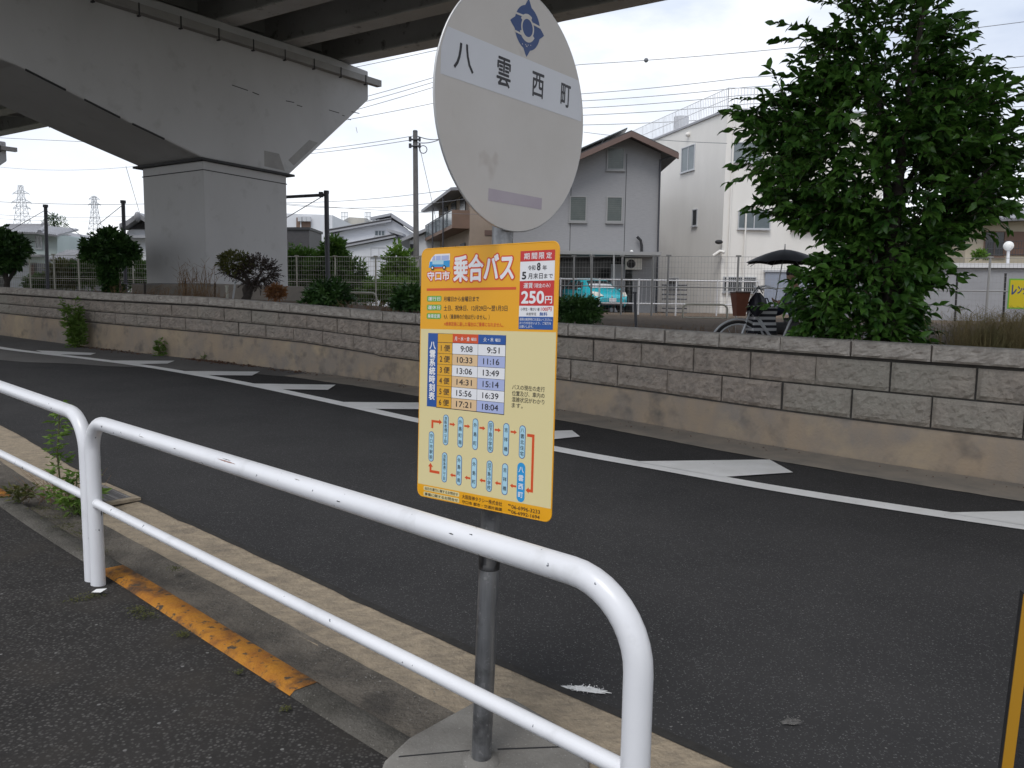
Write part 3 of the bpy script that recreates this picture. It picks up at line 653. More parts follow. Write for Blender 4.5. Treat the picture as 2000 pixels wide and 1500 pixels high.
# emblem: four-pointed round badge
ex, ey, er = .030, .236, .060
b = MB(); pts = []
for i in range(96):
    a = 360*i/96; dmin = min(abs((a-q+180) % 360-180) for q in (0, 90, 180, 270)); k = 1.0+.32*max(0, 1-dmin/15)**1.2
    pts.append((ex+er*k*math.cos(math.radians(a)), ey+er*k*math.sin(math.radians(a))))
fpoly(b, DF, pts, Z1); b.build('emblem', MT['p_navy'], disc)
b = MB(); ring(b, DF, ex, ey, er*.40, er*.50, Z2); ring(b, DF, ex, ey, er*.48, er*.62, Z2, a0=60, a1=150); ring(b, DF, ex, ey, er*.48, er*.64, Z2, a0=205, a1=330)
for (x0, y0, x1, y1, t) in ((-1.0, .42, -.35, .45, .045), (-.95, -.38, -.35, -.40, .045), (.38, .30, .98, .28, .05)):
    fpoly(b, DF, [(ex+er*x0, ey+er*(y0-t)), (ex+er*x1, ey+er*(y1-t)), (ex+er*x1, ey+er*(y1+t)), (ex+er*x0, ey+er*(y0+t))], Z3)
for i in range(6):
    fx, fy = R.uniform(-.45, .35), R.uniform(-.85, -.68); fpoly(b, DF, circ(ex+er*fx, ey+er*fy, er*.03, 6), Z3)
b.build('emblem_ring', MT['disc'], disc)
b = MB(); fpoly(b, DF, [(-.115, -.262), (.135, -.262), (.135, -.228), (-.115, -.228)], Z1); b.build('faded_tape', MT['p_strip'], disc)

# timetable board
PW, PH = .515, .778
PF = Fr(ax(1.28)+np.array([-.605, -.80, 0])*.048+np.array([-.012, 0, -.006]), math.radians(-37.1), math.radians(.75), math.radians(-2.2))
X = lambda a: (a/100-.5)*PW
Yv = lambda v: (.5-v/150)*PH
b = MB(); P = [PF.p(x, y, -.003) for x, y in rrect(-PW/2, -PH/2, PW/2, PH/2, .022)]; b.prism(P, PF.n*.003); board = b.build('timetable_board', [MT['orange']], stop)
b = MB(); P_ = rrect(-PW/2, -PH/2, PW/2, PH/2, .022); b.tube([PF.p(x, y, -.0015) for x, y in P_]+[PF.p(*P_[0], -.0015)], .0022, 6, caps=False); b.build('board_edge', MT['orange'], board)
b = MB(); fpoly(b, PF, [(X(0.2), Yv(142.6)), (X(99.8), Yv(142.6)), (X(99.8), Yv(47.8)), (X(.2), Yv(47.8))], .00012); b.build('cream_field', MT['cream'], board)
def rect(b, u0, v0, u1, v1, z, mi=0): fpoly(b, PF, [(X(u0), Yv(v1)), (X(u1), Yv(v1)), (X(u1), Yv(v0)), (X(u0), Yv(v0))], z, mi)
def tx(b, s, u0, v0, u1, v1, z=Z2, mi=0, bold=.006, vert=False, keep=''): text(b, PF, s, X(u0), Yv(v1), X(u1), Yv(v0), z, mi, bold, vert, keep)
# heading
b = MB(); tx(b, '守口市', 4.4, 12.9, 23.6, 19.5, Z1, bold=.085); tx(b, '乗合バス', 25, 3.8, 71.5, 20.9, Z1, bold=.065); rect(b, 4.6, 23.5, 72.3, 25.0, Z1); b.build('heading_outline', MT['p_orred'], board)
b = MB(); tx(b, '守口市', 5.0, 13.5, 23.0, 18.9, Z2, bold=.03); tx(b, '乗合バス', 25.8, 4.6, 70.7, 20.1, Z2, bold=.03); b.build('heading', MT['p_white'], board)
# minibus picture
b = MB(); u0, v0 = 6, 3.2
fpoly(b, PF, [(X(6), Yv(11.2)), (X(22.8), Yv(11.2)), (X(22.8), Yv(3.4)), (X(11), Yv(3.4)), (X(8.2), Yv(5.4)), (X(6.4), Yv(8.2))], Z1, 0)
fpoly(b, PF, [(X(6), Yv(11.2)), (X(22.8), Yv(11.2)), (X(22.8), Yv(7.3)), (X(6.9), Yv(7.6))], Z2, 1)
fpoly(b, PF, [(X(9), Yv(9.3)), (X(18), Yv(9.6)), (X(18), Yv(7.0)), (X(9), Yv(7.2))], Z3, 4)
for (a, c) in ((8.6, 11.2), (11.8, 15.6), (16.2, 22)): fpoly(b, PF, [(X(a), Yv(7)), (X(c), Yv(7)), (X(c), Yv(4.4)), (X(a+(.9 if a < 9 else 0)), Yv(4.4))], Z3, 2)
fpoly(b, PF, [(X(9.5), Yv(11.8)), (X(18), Yv(11.8)), (X(18), Yv(11)), (X(9.5), Yv(11))], Z3, 5)
for a in (9.3, 18.7): fpoly(b, PF, circ(X(a), Yv(11.4), .0068, 16), .002, 3); fpoly(b, PF, circ(X(a), Yv(11.4), .0035, 12), .0024, 0)
b.build('minibus_picture', [MT['p_white'], MT['p_sky'], MT['p_lilac'], MT['dark'], MT['p_pale'], MT['p_orred']], board)
# service days
b = Sep()
for v in (28, 33.2, 38.3): fpoly(b, PF, rrect(X(5), Yv(v+3.4), X(16.8), Yv(v), .005), Z1)
b.build('green_tags', MT['p_green'], board)
b = Sep()
for s, v in (('運行日', 28), ('運休日', 33.2), ('乗車定員', 38.3)): tx(b, s, 5.9, v+.55, 15.9, v+2.9, Z2, bold=.012)
b.build('tag_lettering', MT['p_white'], board)
b = Sep()
tx(b, '月曜日から金曜日まで', 18.6, 28.4, 45.9, 31.4); tx(b, '土日、祝休日、12月29日〜翌1月3日', 18.8, 33.6, 66.6, 36.8); tx(b, '9人（乗車時の介助は行いません。）', 19, 38.8, 53.9, 41.7, bold=.002)
tx(b, 'バスの現在の走行', 71.4, 77.2, 93.5, 80.0, bold=.002); tx(b, '位置及び、車内の', 71.4, 80.6, 93.5, 83.4, bold=.002); tx(b, '混雑状況がわかり', 71.4, 84.0, 93.5, 86.8, bold=.002); tx(b, 'ます。', 71.4, 87.4, 79.0, 90.0, bold=.002)
tx(b, '大阪阪神タクシー株式会社', 36.4, 144.0, 66.5, 146.5); tx(b, '守口市 都市・交通計画課', 36.5, 147.4, 66.5, 149.7-.3); tx(b, '℡06-6996-3233', 70.8, 144.4, 92.7, 146.6); tx(b, '℡06-6992-1694', 70.8, 147.4, 92.6, 149.5)
b.build('lettering', MT['p_black'], board)
b = MB(); tx(b, '※乗車定員に達した場合はご乗車になれません。', 19.4, 43.2, 64, 45.7, bold=.004); b.build('red_notice', MT['p_orred'], board)
# fare box
b = MB(); rect(b, 74.7, 4.2, 97.6, 46.5, Z1, 0); rect(b, 74.7, 4.2, 97.6, 9.9, Z2, 1); rect(b, 74.7, 20.4, 97.6, 33.8, Z2, 1); rect(b, 74.7, 39.7, 97.6, 46.5, Z2, 2); b.build('fare_panel', [MT['p_white'], MT['p_red'], MT['p_blue']], board)
b = Sep(); tx(b, '期', 77.2, 5.4, 81, 8.8, Z3, bold=.012); tx(b, '間', 82.4, 5.4, 86, 8.8, Z3, bold=.012); tx(b, '限', 87.2, 5.4, 90.8, 8.8, Z3, bold=.012); tx(b, '定', 92, 5.4, 95.6, 8.8, Z3, bold=.012)
tx(b, '運賃', 77.4, 21.4, 83.6, 24.4, Z3, bold=.01); tx(b, '（現金のみ）', 84.4, 21.8, 95.2, 24.2, Z3, bold=.006)
tx(b, '250', 76, 25.8, 91.4, 32.7, Z3, bold=.03); tx(b, '円', 92, 28.6, 96.6, 32.6, Z3, bold=.02)
tx(b, '運賃は乗車時にお支払いください。', 75.4, 40.4, 97, 41.9, Z3, bold=.002); tx(b, 'おつりが出ないよう、ご協力を', 75.4, 42.4, 96.4, 43.9, Z3, bold=.002); tx(b, 'お願いします。', 75.4, 44.4, 84.6, 45.9, Z3, bold=.002)
b.build('fare_lettering', MT['p_white'], board)
b = Sep(); tx(b, '令和', 80, 12, 85, 14.8, bold=.012); tx(b, '8', 86, 10.8, 88.4, 15, bold=.03); tx(b, '年', 89.6, 12.2, 92.6, 14.9, bold=.012); tx(b, '5', 76, 15.4, 79.0, 19.6, bold=.03); tx(b, '月末日', 80.2, 16.2, 90, 19.4, bold=.014); tx(b, 'まで', 90.8, 16.8, 96.6, 19.2, bold=.008)
tx(b, '小学生・障がい者', 75.8, 34.8, 88.6, 36.6, bold=.006); tx(b, '未就学児', 79.6, 37.4, 86.4, 39.1, bold=.006); b.build('date_lettering', MT['p_black'], board)
b = MB(); tx(b, '100円', 89.4, 34.5, 96.4, 36.7, bold=.02); b.build('price_lettering', MT['p_red'], board)
b = MB(); tx(b, '無料', 88.6, 37.2, 93.8, 39.3, bold=.02); b.build('free_lettering', MT['p_blue'], board)
# timetable grid
TX = (6.6, 14.4, 26.4, 46.0, 65.9); TT, TH, TBm = 50.2, 55.6, 94.4; rh = (TBm-TH)/6
b = MB(); rect(b, TX[1]-.15, TT, TX[4]+.3, TBm+.3, .0004, 0)
g_ = .22
rect(b, TX[0], TT, TX[1], TBm, Z2, 1); rect(b, TX[1]+g_, TT+g_, TX[2], TH-g_, Z2, 2); rect(b, TX[2], TT, TX[3], TH-g_, Z2, 3); rect(b, TX[3], TT, TX[4], TH-g_, Z2, 1)
for i in range(6):
    v0 = TH+i*rh+g_/2; v1 = v0+rh-g_
    rect(b, TX[1]+g_, v0, TX[2]-g_, v1, Z2, 2); rect(b, TX[2]+g_*.4, v0, TX[3]-g_*.6, v1, Z2, 4 if i % 2 == 0 else 5); rect(b, TX[3]+g_*.4, v0, TX[4], v1, Z2, 4 if i % 2 == 0 else 6)
b.build('timetable_grid', [MT['p_black'], MT['p_blue'], MT['p_amber'], MT['p_orred'], MT['p_white'], MT['p_peach'], MT['p_lilac']], board)
b = Sep()
T1 = ['9:08', '10:33', '13:06', '14:31', '15:56', '17:21']; T2 = ['9:51', '11:16', '13:49', '15:14', '16:39', '18:04']
for i in range(6):
    v0 = TH+i*rh+1.5; v1 = TH+(i+1)*rh-1.5
    tx(b, str(i+1), TX[1]+1.6, v0+.1, TX[1]+4.6, v1, Z3, bold=.012, keep='c'); tx(b, '便', TX[1]+5.4, v0-.2, TX[2]-1.8, v1+.2, Z3, bold=.01)
    for t_, a in ((T1[i], TX[3]), (T2[i], TX[4])):
        wd = 9.0 if len(t_) == 4 else 11.6
        tx(b, t_, a-4.2-wd, v0, a-4.0, v1, Z3, bold=.012)
b.build('timetable_lettering', MT['p_black'], board)
b = Sep(); tx(b, '八雲系統時刻表', 7.9, 55, 13.2, 90.5, Z3, bold=.03, vert=True)
tx(b, '月・水・金', 28, 51.7, 39.6, 54.2, Z3, bold=.015); tx(b, '曜日', 40.8, 52.2, 44.6, 54.0, Z3, bold=.012); tx(b, '火・木', 50, 51.7, 57.4, 54.2, Z3, bold=.015); tx(b, '曜日', 58.6, 52.2, 62.2, 54.0, Z3, bold=.012); b.build('column_lettering', MT['p_white'], board)
# route diagram
STOPS = [('守口市駅前', 10.9, 109.4, 127.8), ('京阪本通二丁目', 22.4, 98.2, 116.6), ('外島町南', 34.0, 98.4, 116.7), ('外島町', 45.4, 98.5, 116.8), ('旧下島小学校', 56.8, 98.8, 117.1), ('吉祥橋', 68.0, 99.1, 117.6), ('八雲北住宅', 79.4, 99.3, 117.8),
         ('京阪本通二丁目', 22.0, 120.9, 139.0), ('外島町南', 33.6, 121.1, 139.2), ('外島町', 45.2, 121.3, 139.3), ('旧下島小学校', 56.6, 121.6, 139.6), ('吉祥橋', 67.9, 121.8, 139.8)]
b = Sep()
for s, u_, v0, v1 in STOPS: hwid = 2.15; fpoly(b, PF, rrect(X(u_-hwid), Yv(v1), X(u_+hwid), Yv(v0), X(u_+hwid)-X(u_)-.0002), Z1)
b.build('stop_outline', MT['p_blue'], board)
b = Sep()
for s, u_, v0, v1 in STOPS: hwid = 1.75; fpoly(b, PF, rrect(X(u_-hwid), Yv(v1-.4), X(u_+hwid), Yv(v0+.4), X(u_+hwid)-X(u_)-.0002), Z2)
b.build('stop_capsule', MT['p_pale'], board)
b = Sep()
for s, u_, v0, v1 in STOPS: tx(b, s, u_-1.2, v0+1.2, u_+1.2, v1-1.2, Z3, bold=.008, vert=True)
b.build('stop_lettering', MT['p_black'], board)
b = MB(); fpoly(b, PF, rrect(X(76.5), Yv(142), X(82.0), Yv(120), X(82)-X(79.25)-.0002), Z2); b.build('highlight_capsule', MT['p_sky'], board)
b = MB(); tx(b, '八雲西町', 77.6, 121.6, 80.9, 140.4, Z3, bold=.02, vert=True); b.build('highlight_lettering', MT['p_white'], board)
b = Sep()
def arrow(u0, v, u1, h=1.0):
    d = 1 if u1 > u0 else -1; m = u1-d*1.9
    fpoly(b, PF, [(X(u0), Yv(v+h*.55)), (X(m), Yv(v+h*.55)), (X(m), Yv(v+h*1.25)), (X(u1), Yv(v)), (X(m), Yv(v-h*1.25)), (X(m), Yv(v-h*.55)), (X(u0), Yv(v-h*.55))][::d], Z1)
for a in (25.4, 36.9, 48.4, 59.7, 71.1): arrow(a, 103.6, a+4.4)
for a in (31.0, 42.5, 53.8, 65.2, 76.0): arrow(a, 133.8, a-4.4)
def bent(pts): fpoly(b, PF, [(X(u_), Yv(v_)) for u_, v_ in pts], Z1)
bent([(10.6, 107.4), (12.2, 107.4), (12.2, 103.8), (17.0, 103.8), (17.0, 104.7), (19.2, 103.1), (17.0, 101.5), (17.0, 102.4), (10.6, 102.4)])
bent([(82.6, 105.2), (86.0, 105.2), (86.0, 134.0), (84.7, 134.0), (84.7, 133.1), (82.6, 134.8), (84.7, 136.5), (84.7, 135.6), (87.6, 135.6), (87.6, 103.6), (82.6, 103.6)])
bent([(18.0, 134.5), (18.0, 132.9), (11.4, 132.9), (11.4, 131.0), (12.6, 131.0), (10.6, 128.6), (8.6, 131.0), (9.8, 131.0), (9.8, 134.5)])
b.build('route_arrows', MT['p_orred'], board)
# footer tags
b = Sep()
for v in (143.4, 146.9): fpoly(b, PF, rrect(X(5.2), Yv(v+2.6), X(34.2), Yv(v), .004), Z1)
b.build('footer_tags', MT['cream'], board)
b = Sep(); tx(b, '当日の運行に関するお問合せ', 6.2, 143.8, 33.2, 145.6, bold=.01); tx(b, '事業に関するお問合せ', 6.2, 147.3, 33.2, 149.1, bold=.012); b.build('footer_lettering', MT['p_black'], board)
# brackets behind
for z in (1.02, 1.54):
    b = MB(); c = ax(z); b.tube([c-np.array([0, 0, .015]), c+np.array([0, 0, .015])], .0345, 24); b.obox(c+PF.u*-.03-PF.w*.015+PF.n*.030, PF.u*.06, PF.w*.03, PF.n*.012); b.build('clamp', MT['galv'], stop)

# yellow-edged black board at the right edge of the photo
bo = thing('barrier_board', 'black mesh board with yellow edge strip at the lower right corner of the photo', 'board', (.80, 1.18, 0))
def bp(px, py, Y=1.2): return at(px, py, Y)
b = MB(); q0, q1 = at(2001, 1160, 1.2), at(1958, 1500, 1.2); dn = (q1-q0); q1 = q0+dn*(q0[2]/-dn[2]); rt = np.array([.96, -.28, 0]); nn = np.array([.28, .96, 0])*.02
b.prism([q0, q0+rt*.5, q1+rt*.5, q1], nn); b.build('panel', MT['mesh_black'], bo)
b = MB(); b.prism([q0-nn*.2+rt*-.002, q0-nn*.2+rt*.014, q1-nn*.2+rt*.014, q1-nn*.2-rt*.002], nn*.15); b.build('edge_strip', MT['trim_yellow'], bo)

# drain grate in the gutter
gi = nearest(KL, (-2.80, 5.46))[0]; gp = KL[gi]; gn = KN[gi]; gd = np.array([gn[1], -gn[0]])
o3 = lambda v: np.array([v[0], v[1], 0])
gc = np.array([gp[0]-gn[0]*.16, gp[1]-gn[1]*.16, rise(*gp[:2])+.010])
gr = thing('drain_grate', 'rusty slotted drain grate set in the concrete gutter behind the rail posts', 'drain', gc)
b = MB(); A, B_ = o3(gd)*.62, o3(gn)*.32; b.obox(gc-A/2-B_/2, A, B_*.12, (0, 0, .02)); b.obox(gc-A/2+B_*.38, A, B_*.12, (0, 0, .02)); b.obox(gc-A/2-B_*.38, A*.09, B_*.76, (0, 0, .02)); b.obox(gc+A*.41-B_*.38, A*.09, B_*.76, (0, 0, .02)); b.build('frame', MT['apron'], gr)
b = MB(); b.obox(gc-A*.41-B_*.38+np.array([0, 0, .002]), A*.82, B_*.76, (0, 0, .003)); b.build('pit_shade_plate', MT['dark'], gr)  # flat dark plate under the bars, coloured as the shade of a pit
b = MB()
for i in range(4): b.obox(gc-A*.41+B_*(-.36+.22*i)+np.array([0, 0, .008]), A*.82, B_*.05, (0, 0, .012))
for i in range(13): b.obox(gc-A*.40+A*.063*i-B_*.38+np.array([0, 0, .010]), A*.028, B_*.76, (0, 0, .009))
b.build('bars', MT['pole_conc'], gr)

# ------------------------------------------------------------------ houses and buildings behind
def P3(o, d, s, z, off=0):            # point on an upright plane: along s, height z, off towards the viewer
    n = np.array([d[1], -d[0]]); return np.array([o[0]+d[0]*s+n[0]*off, o[1]+d[1]*s+n[1]*off, z])
def window(parent, o, d, px, pane='glass', frame='alu', bars=1, name='window', fw=.05, off=.0):
    (x0, y0), (x1, y1) = px
    s0_, za = onplane(x0, y0, o, d); s1_, zb = onplane(x1, y1, o, d)
    if s0_ > s1_: s0_, s1_ = s1_, s0_
    z0, z1 = min(za, zb), max(za, zb)
    return win(parent, o, d, s0_, s1_, z0, z1, pane, frame, bars, name, fw, off)
def win(parent, o, d, s0_, s1_, z0, z1, pane='glass', frame='alu', bars=1, name='window', fw=.05, off=.0):
    d3 = np.array([d[0], d[1], 0]); n3 = np.array([d[1], -d[0], 0])
    b = MB()
    def bar(sa, sb, za, zb, t=.07): b.obox(P3(o, d, sa, za, -.02+off), d3*(sb-sa), n3*t, (0, 0, zb-za))
    bar(s0_-fw, s1_+fw, z0-fw, z0); bar(s0_-fw, s1_+fw, z1, z1+fw); bar(s0_-fw, s0_, z0, z1); bar(s1_, s1_+fw, z0, z1)
    for i in range(bars):
        c = s0_+(s1_-s0_)*(i+1)/(bars+1); bar(c-fw*.5, c+fw*.5, z0, z1, .055)
    b.obox(P3(o, d, s0_-fw*1.6, z0-fw*2.2, -.02+off), d3*(s1_-s0_+fw*3.2), n3*.12, (0, 0, fw))
    fr_ = b.build(name, MT[frame], parent)
    b = MB(); b.obox(P3(o, d, s0_, z0, -.02+off), d3*(s1_-s0_), n3*.035, (0, 0, z1-z0)); b.build('pane', MT[pane], fr_)
    return fr_
def bar3(b, p, q, r, mi=0, seg=6): b.tube([p, q], r, seg, mi)
DX = np.array([1., 0.])

# grey gabled house
o = np.array([0, 39.0])
g = thing('grey_house', 'grey three-storey house with brown-edged gable roof above the parked car', 'house', (4, 39, 1.1))
def fp_(px, py, off=0): s, z = onplane(px, py, o, DX); return P3(o, DX, s, z, off)
wallp = [fp_(985, 616), fp_(985, 366), fp_(1228, 262), fp_(1291, 300), fp_(1285, 497), fp_(1281, 616)]
wallp = [fp_(985, 497), fp_(985, 366), fp_(1228, 262), fp_(1291, 300), fp_(1285, 497)]
b = MB(); b.prism(wallp, (0, 9, 0)); b.build('wall', MT['siding'], g)
b = MB()
b.prism([fp_(1235, 497), fp_(1284.5, 497), fp_(1281, 618), fp_(1235, 618)], (0, 8.8, 0)); b.prism([fp_(985, 497), fp_(1040, 497), fp_(1040, 618), fp_(985, 618)], (0, 8.8, 0))
b.obox(fp_(1040, 497)+np.array([0, 2.6, -3.3]), (5.2, 0, 0), (0, .2, 0), (0, 0, 3.3)); b.build('ground_floor', MT['siding'], g)
b = MB()
for x in (1112, 1218): b.obox(fp_(x, 497, .003), (.03, 0, 0), (0, .02, 0), (0, 0, (onplane(x, 300 if x > 1200 else 330, o, DX)[1]-onplane(x, 497, o, DX)[1])))
b.build('panel_seams', MT['seam'], g)
def slab(b, p, q, th, y0, y1, mi=0): b.prism([np.array([p[0], y0, p[2]]), np.array([q[0], y0, q[2]]), np.array([q[0], y0, q[2]+th]), np.array([p[0], y0, p[2]+th])], (0, y1-y0, 0), mi)
pk = fp_(1228, 270); le = fp_(978, 380); re = fp_(1318, 312)
b = MB(); slab(b, le, pk, .22, 38.2, 48.4); slab(b, pk, re, .22, 38.2, 48.4); rf = b.build('roof', MT['roof_dark'], g)
b = MB(); slab(b, le-np.array([0, 0, .12]), pk-np.array([0, 0, .12]), .26, 38.06, 38.2); slab(b, pk-np.array([0, 0, .12]), re-np.array([0, 0, .12]), .26, 38.06, 38.2); b.build('fascia', MT['fascia'], rf)
q0 = pk+(le-pk)*.02+np.array([0, 0, .42]); q1 = pk+(le-pk)*.75+np.array([0, 0, .42])
for i in range(4):
    b = MB(); a_, c_ = q0+(q1-q0)*(i/4+.002), q0+(q1-q0)*((i+1)/4-.002); slab(b, a_, c_, .07, 38.6, 43); b.build('solar_panel', MT['glass_dark'], rf)
for px in (((1188, 290), (1217, 330)), ((1115, 385), (1143, 431)), ((1187, 386), (1213, 432))):
    wn = window(g, o, DX, px, 'louvre', 'fence_grey', 0, fw=.06)
    (x0, y0), (x1, y1) = px; sa, za = onplane(x0, y0, o, DX); sb, zb = onplane(x1, y1, o, DX); b = MB()
    for i in range(1, 11): b.obox(P3(o, DX, sa, zb+(za-zb)*i/11, .005), (sb-sa, 0, 0), (0, -.04, .0), (0, 0, .018))
    b.build('slats', MT['louvre'], wn)
b = MB(); bar3(b, fp_(1289, 312, .08), fp_(1281, 612, .08), .05); bar3(b, fp_(1316, 306, .5), fp_(1289, 314, .08), .05); b.build('downpipe', MT['pole_dark'], g)
b = MB(); b.tube([fp_(1243, 463, .2), fp_(1250, 470, .2), fp_(1252, 480, .2), fp_(1252, 500, .2)], .07, 8); b.build('flue', MT['dark'], g)
b = MB(); b.sphere(fp_(1233, 492, .1), .09, 10, 6); b.build('wall_lamp', MT['globe'], g)
# carport: canopy edge, dark sheet for the shade inside, door, air conditioner, gate bars
b = MB(); b.obox(fp_(1060, 500, 1.8), (5.6, 0, 0), (0, 1.8, 0), (0, 0, .16)); b.build('canopy', MT['fence_grey'], g)
b = MB(); b.obox(fp_(1190, 612, .2), (.72, 0, 0), (0, .06, 0), (0, 0, 2.45)); b.build('door', MT['grey_box'], g)
b = MB(); c = fp_(1219, 527, .4); b.obox(c, (.82, 0, 0), (0, .3, 0), (0, 0, .56)); acu = b.build('air_conditioner', MT['white_clad'], g, bevel=.02)
b = MB(); b.add([c+np.array([.28+.22*math.cos(t), -.006, .28+.22*math.sin(t)]) for t in np.linspace(0, 2*math.pi, 21)[:-1]], [tuple(range(20))]); b.build('fan_grille', MT['dark'], acu)
b = MB(); b.obox(fp_(1042, 612, -2.5), (4.9, 0, 0), (0, .05, 0), (0, 0, 2.9)); b.build('carport_shade_sheet', MT['glass_dark'], g)  # dark sheet before the siding wall: the carport's shade put into colour
for x in (1148, 1190): b = MB(); bar3(b, fp_(x, 616, 1.75), fp_(x, 500, 1.75), .05); b.build('canopy_post', MT['fence_grey'], g)
b = MB()
for i in range(7): b.obox(fp_(1283, 612-9*i, 0)+np.array([.25, -.3, 0]), (1.2, 0, 0), (0, .3, 0), (0, 0, .06))
b.build('steps', MT['pole_dark'], g)

# white three-storey building
o2 = np.array([.2668*42, 42.0]); SD = np.array([-.31, .951])
wb = thing('white_building', 'cream-white three-storey building with a railed flat roof, behind the dark green tree', 'building', (11.2, 42, 1.1))
zt_ = onplane(1400, 217, o2, DX)[1]
b = MB(); a0 = np.array([o2[0], o2[1], 1.0]); a1 = a0+np.array([*SD, 0])*11; a2 = a0+np.array([8.6, .3, 0]); b.prism([a0, a2, a2+(a1-a0), a1], (0, 0, zt_-1.0)); b.build('wall', MT['white_clad'], wb)
b = MB(); e3 = np.array([0, 0, .12])
b.prism([a0+[-.08, -.08, zt_-1+.003], a2+[.08, -.08, zt_-1+.003], a2+(a1-a0)+[.08, .08, zt_-1+.003], a1+[-.08, .08, zt_-1+.003]], (0, 0, .1)); b.build('roof_edge', MT['grey_box'], wb)
b = MB()
def rail_run(b, p, q, z0, h, step, r):
    n = max(1, int(np.linalg.norm(q-p)/step)); d = (q-p)/n
    for i in range(n+1): bar3(b, p+d*i+[0, 0, z0], p+d*i+[0, 0, z0+h], r if i % 8 else r*1.8, 0, 4)
    for z in (.06, .5*h, h): bar3(b, p+[0, 0, z0+z], q+[0, 0, z0+z], r*1.3, 0, 4)
base = np.array([0, 0, zt_-1+.1]); rail_run(b, a0+base, a1+base, 0, 1.1, .17, .014); rail_run(b, a0+base, a2+base, 0, 1.1, .17, .014); b.build('roof_railing', MT['fence_white'], wb)
b = MB(); bar3(b, np.array([*(P3(o2, SD, 6, zt_+.1)[:3])])+[.6, 0, 0], P3(o2, SD, 6, zt_+1.0)+[.6, 0, 0], .45, 0, 12); b.build('rooftop_unit', MT['alu'], wb)
window(wb, o2, DX, ((1431, 279), (1486, 316)), 'glass', 'alu', 1); window(wb, o2, DX, ((1444, 413), (1502, 446)), 'glass', 'alu', 1); window(wb, o2, DX, ((1549, 415), (1605, 447)), 'glass', 'alu', 1); window(wb, o2, DX, ((1535, 281), (1590, 318)), 'glass', 'alu', 1)
wn = window(wb, o2, DX, ((1414, 542), (1474, 570)), 'glass_dark', 'alu', 0)
sa, za = onplane(1414, 542, o2, DX); sb, zb = onplane(1474, 570, o2, DX); b = MB()
for i in range(17): bar3(b, P3(o2, DX, sa+(sb-sa)*i/16, zb-.1, .12), P3(o2, DX, sa+(sb-sa)*i/16, za+.05, .12), .016, 0, 4)
for z in (zb, .5*(za+zb)+.15, za-.1): bar3(b, P3(o2, DX, sa, z, .12), P3(o2, DX, sb, z, .12), .018, 0, 4)
b.build('window_bars', MT['alu'], wn)
window(wb, o2, -SD, ((1333, 291), (1356, 329)), 'glass', 'alu', 1); window(wb, o2, -SD, ((1354, 411), (1361, 439)), 'glass_dark', 'alu', 0); window(wb, o2, -SD, ((1305, 545), (1325, 560)), 'glass_dark', 'alu', 0)
sa, za = onplane(1495, 531, o2, DX); sb, zb = onplane(1600, 578, o2, DX)
b = MB(); b.obox(P3(o2, DX, sa, 1.0, .05), (sb-sa, 0, 0), (0, .1, 0), (0, 0, za-1)); sh = b.build('roller_shutter', MT['shutter_blue'], wb)
b = MB(); b.obox(P3(o2, DX, sa-.1, za, .12), (sb-sa+.2, 0, 0), (0, .14, 0), (0, 0, .1)); b.build('shutter_box', MT['alu'], sh)
b = MB(); bar3(b, P3(o2, DX, .35, 1.2, .08), P3(o2, DX, .35, zt_-.1, .08), .05, 0, 8); s_, z_ = onplane(1418, 402, o2, DX); bar3(b, P3(o2, DX, 1.2, 1.2, .08), P3(o2, DX, 1.2, z_, .08), .05, 0, 8); bar3(b, P3(o2, DX, 1.2, z_, .08), P3(o2, DX, 2.1, z_, .08), .05, 0, 8); b.build('drainpipe', MT['white_clad'], wb)
b = MB(); s_, z_ = onplane(1401, 491, o2, DX); c = P3(o2, DX, s_, z_, .15); b.tube([c+[-.25, 0, -.25], c+[.1, -.05, .0], c+[.3, -.2, -.08]], .09, 8); b.build('security_camera', MT['white_clad'], wb)
b = MB(); s_, z_ = onplane(1403, 473, o2, DX); b.sphere(P3(o2, DX, s_, z_, .12), [.22, .12, .12], 10, 6); b.build('flood_lamp', MT['dark'], wb)
b = MB(); s_, z_ = onplane(1346, 263, o2, -SD); b.sphere(P3(o2, -SD, s_, z_, .1), .13, 8, 6); b.build('vent_cap', MT['white_clad'], wb)

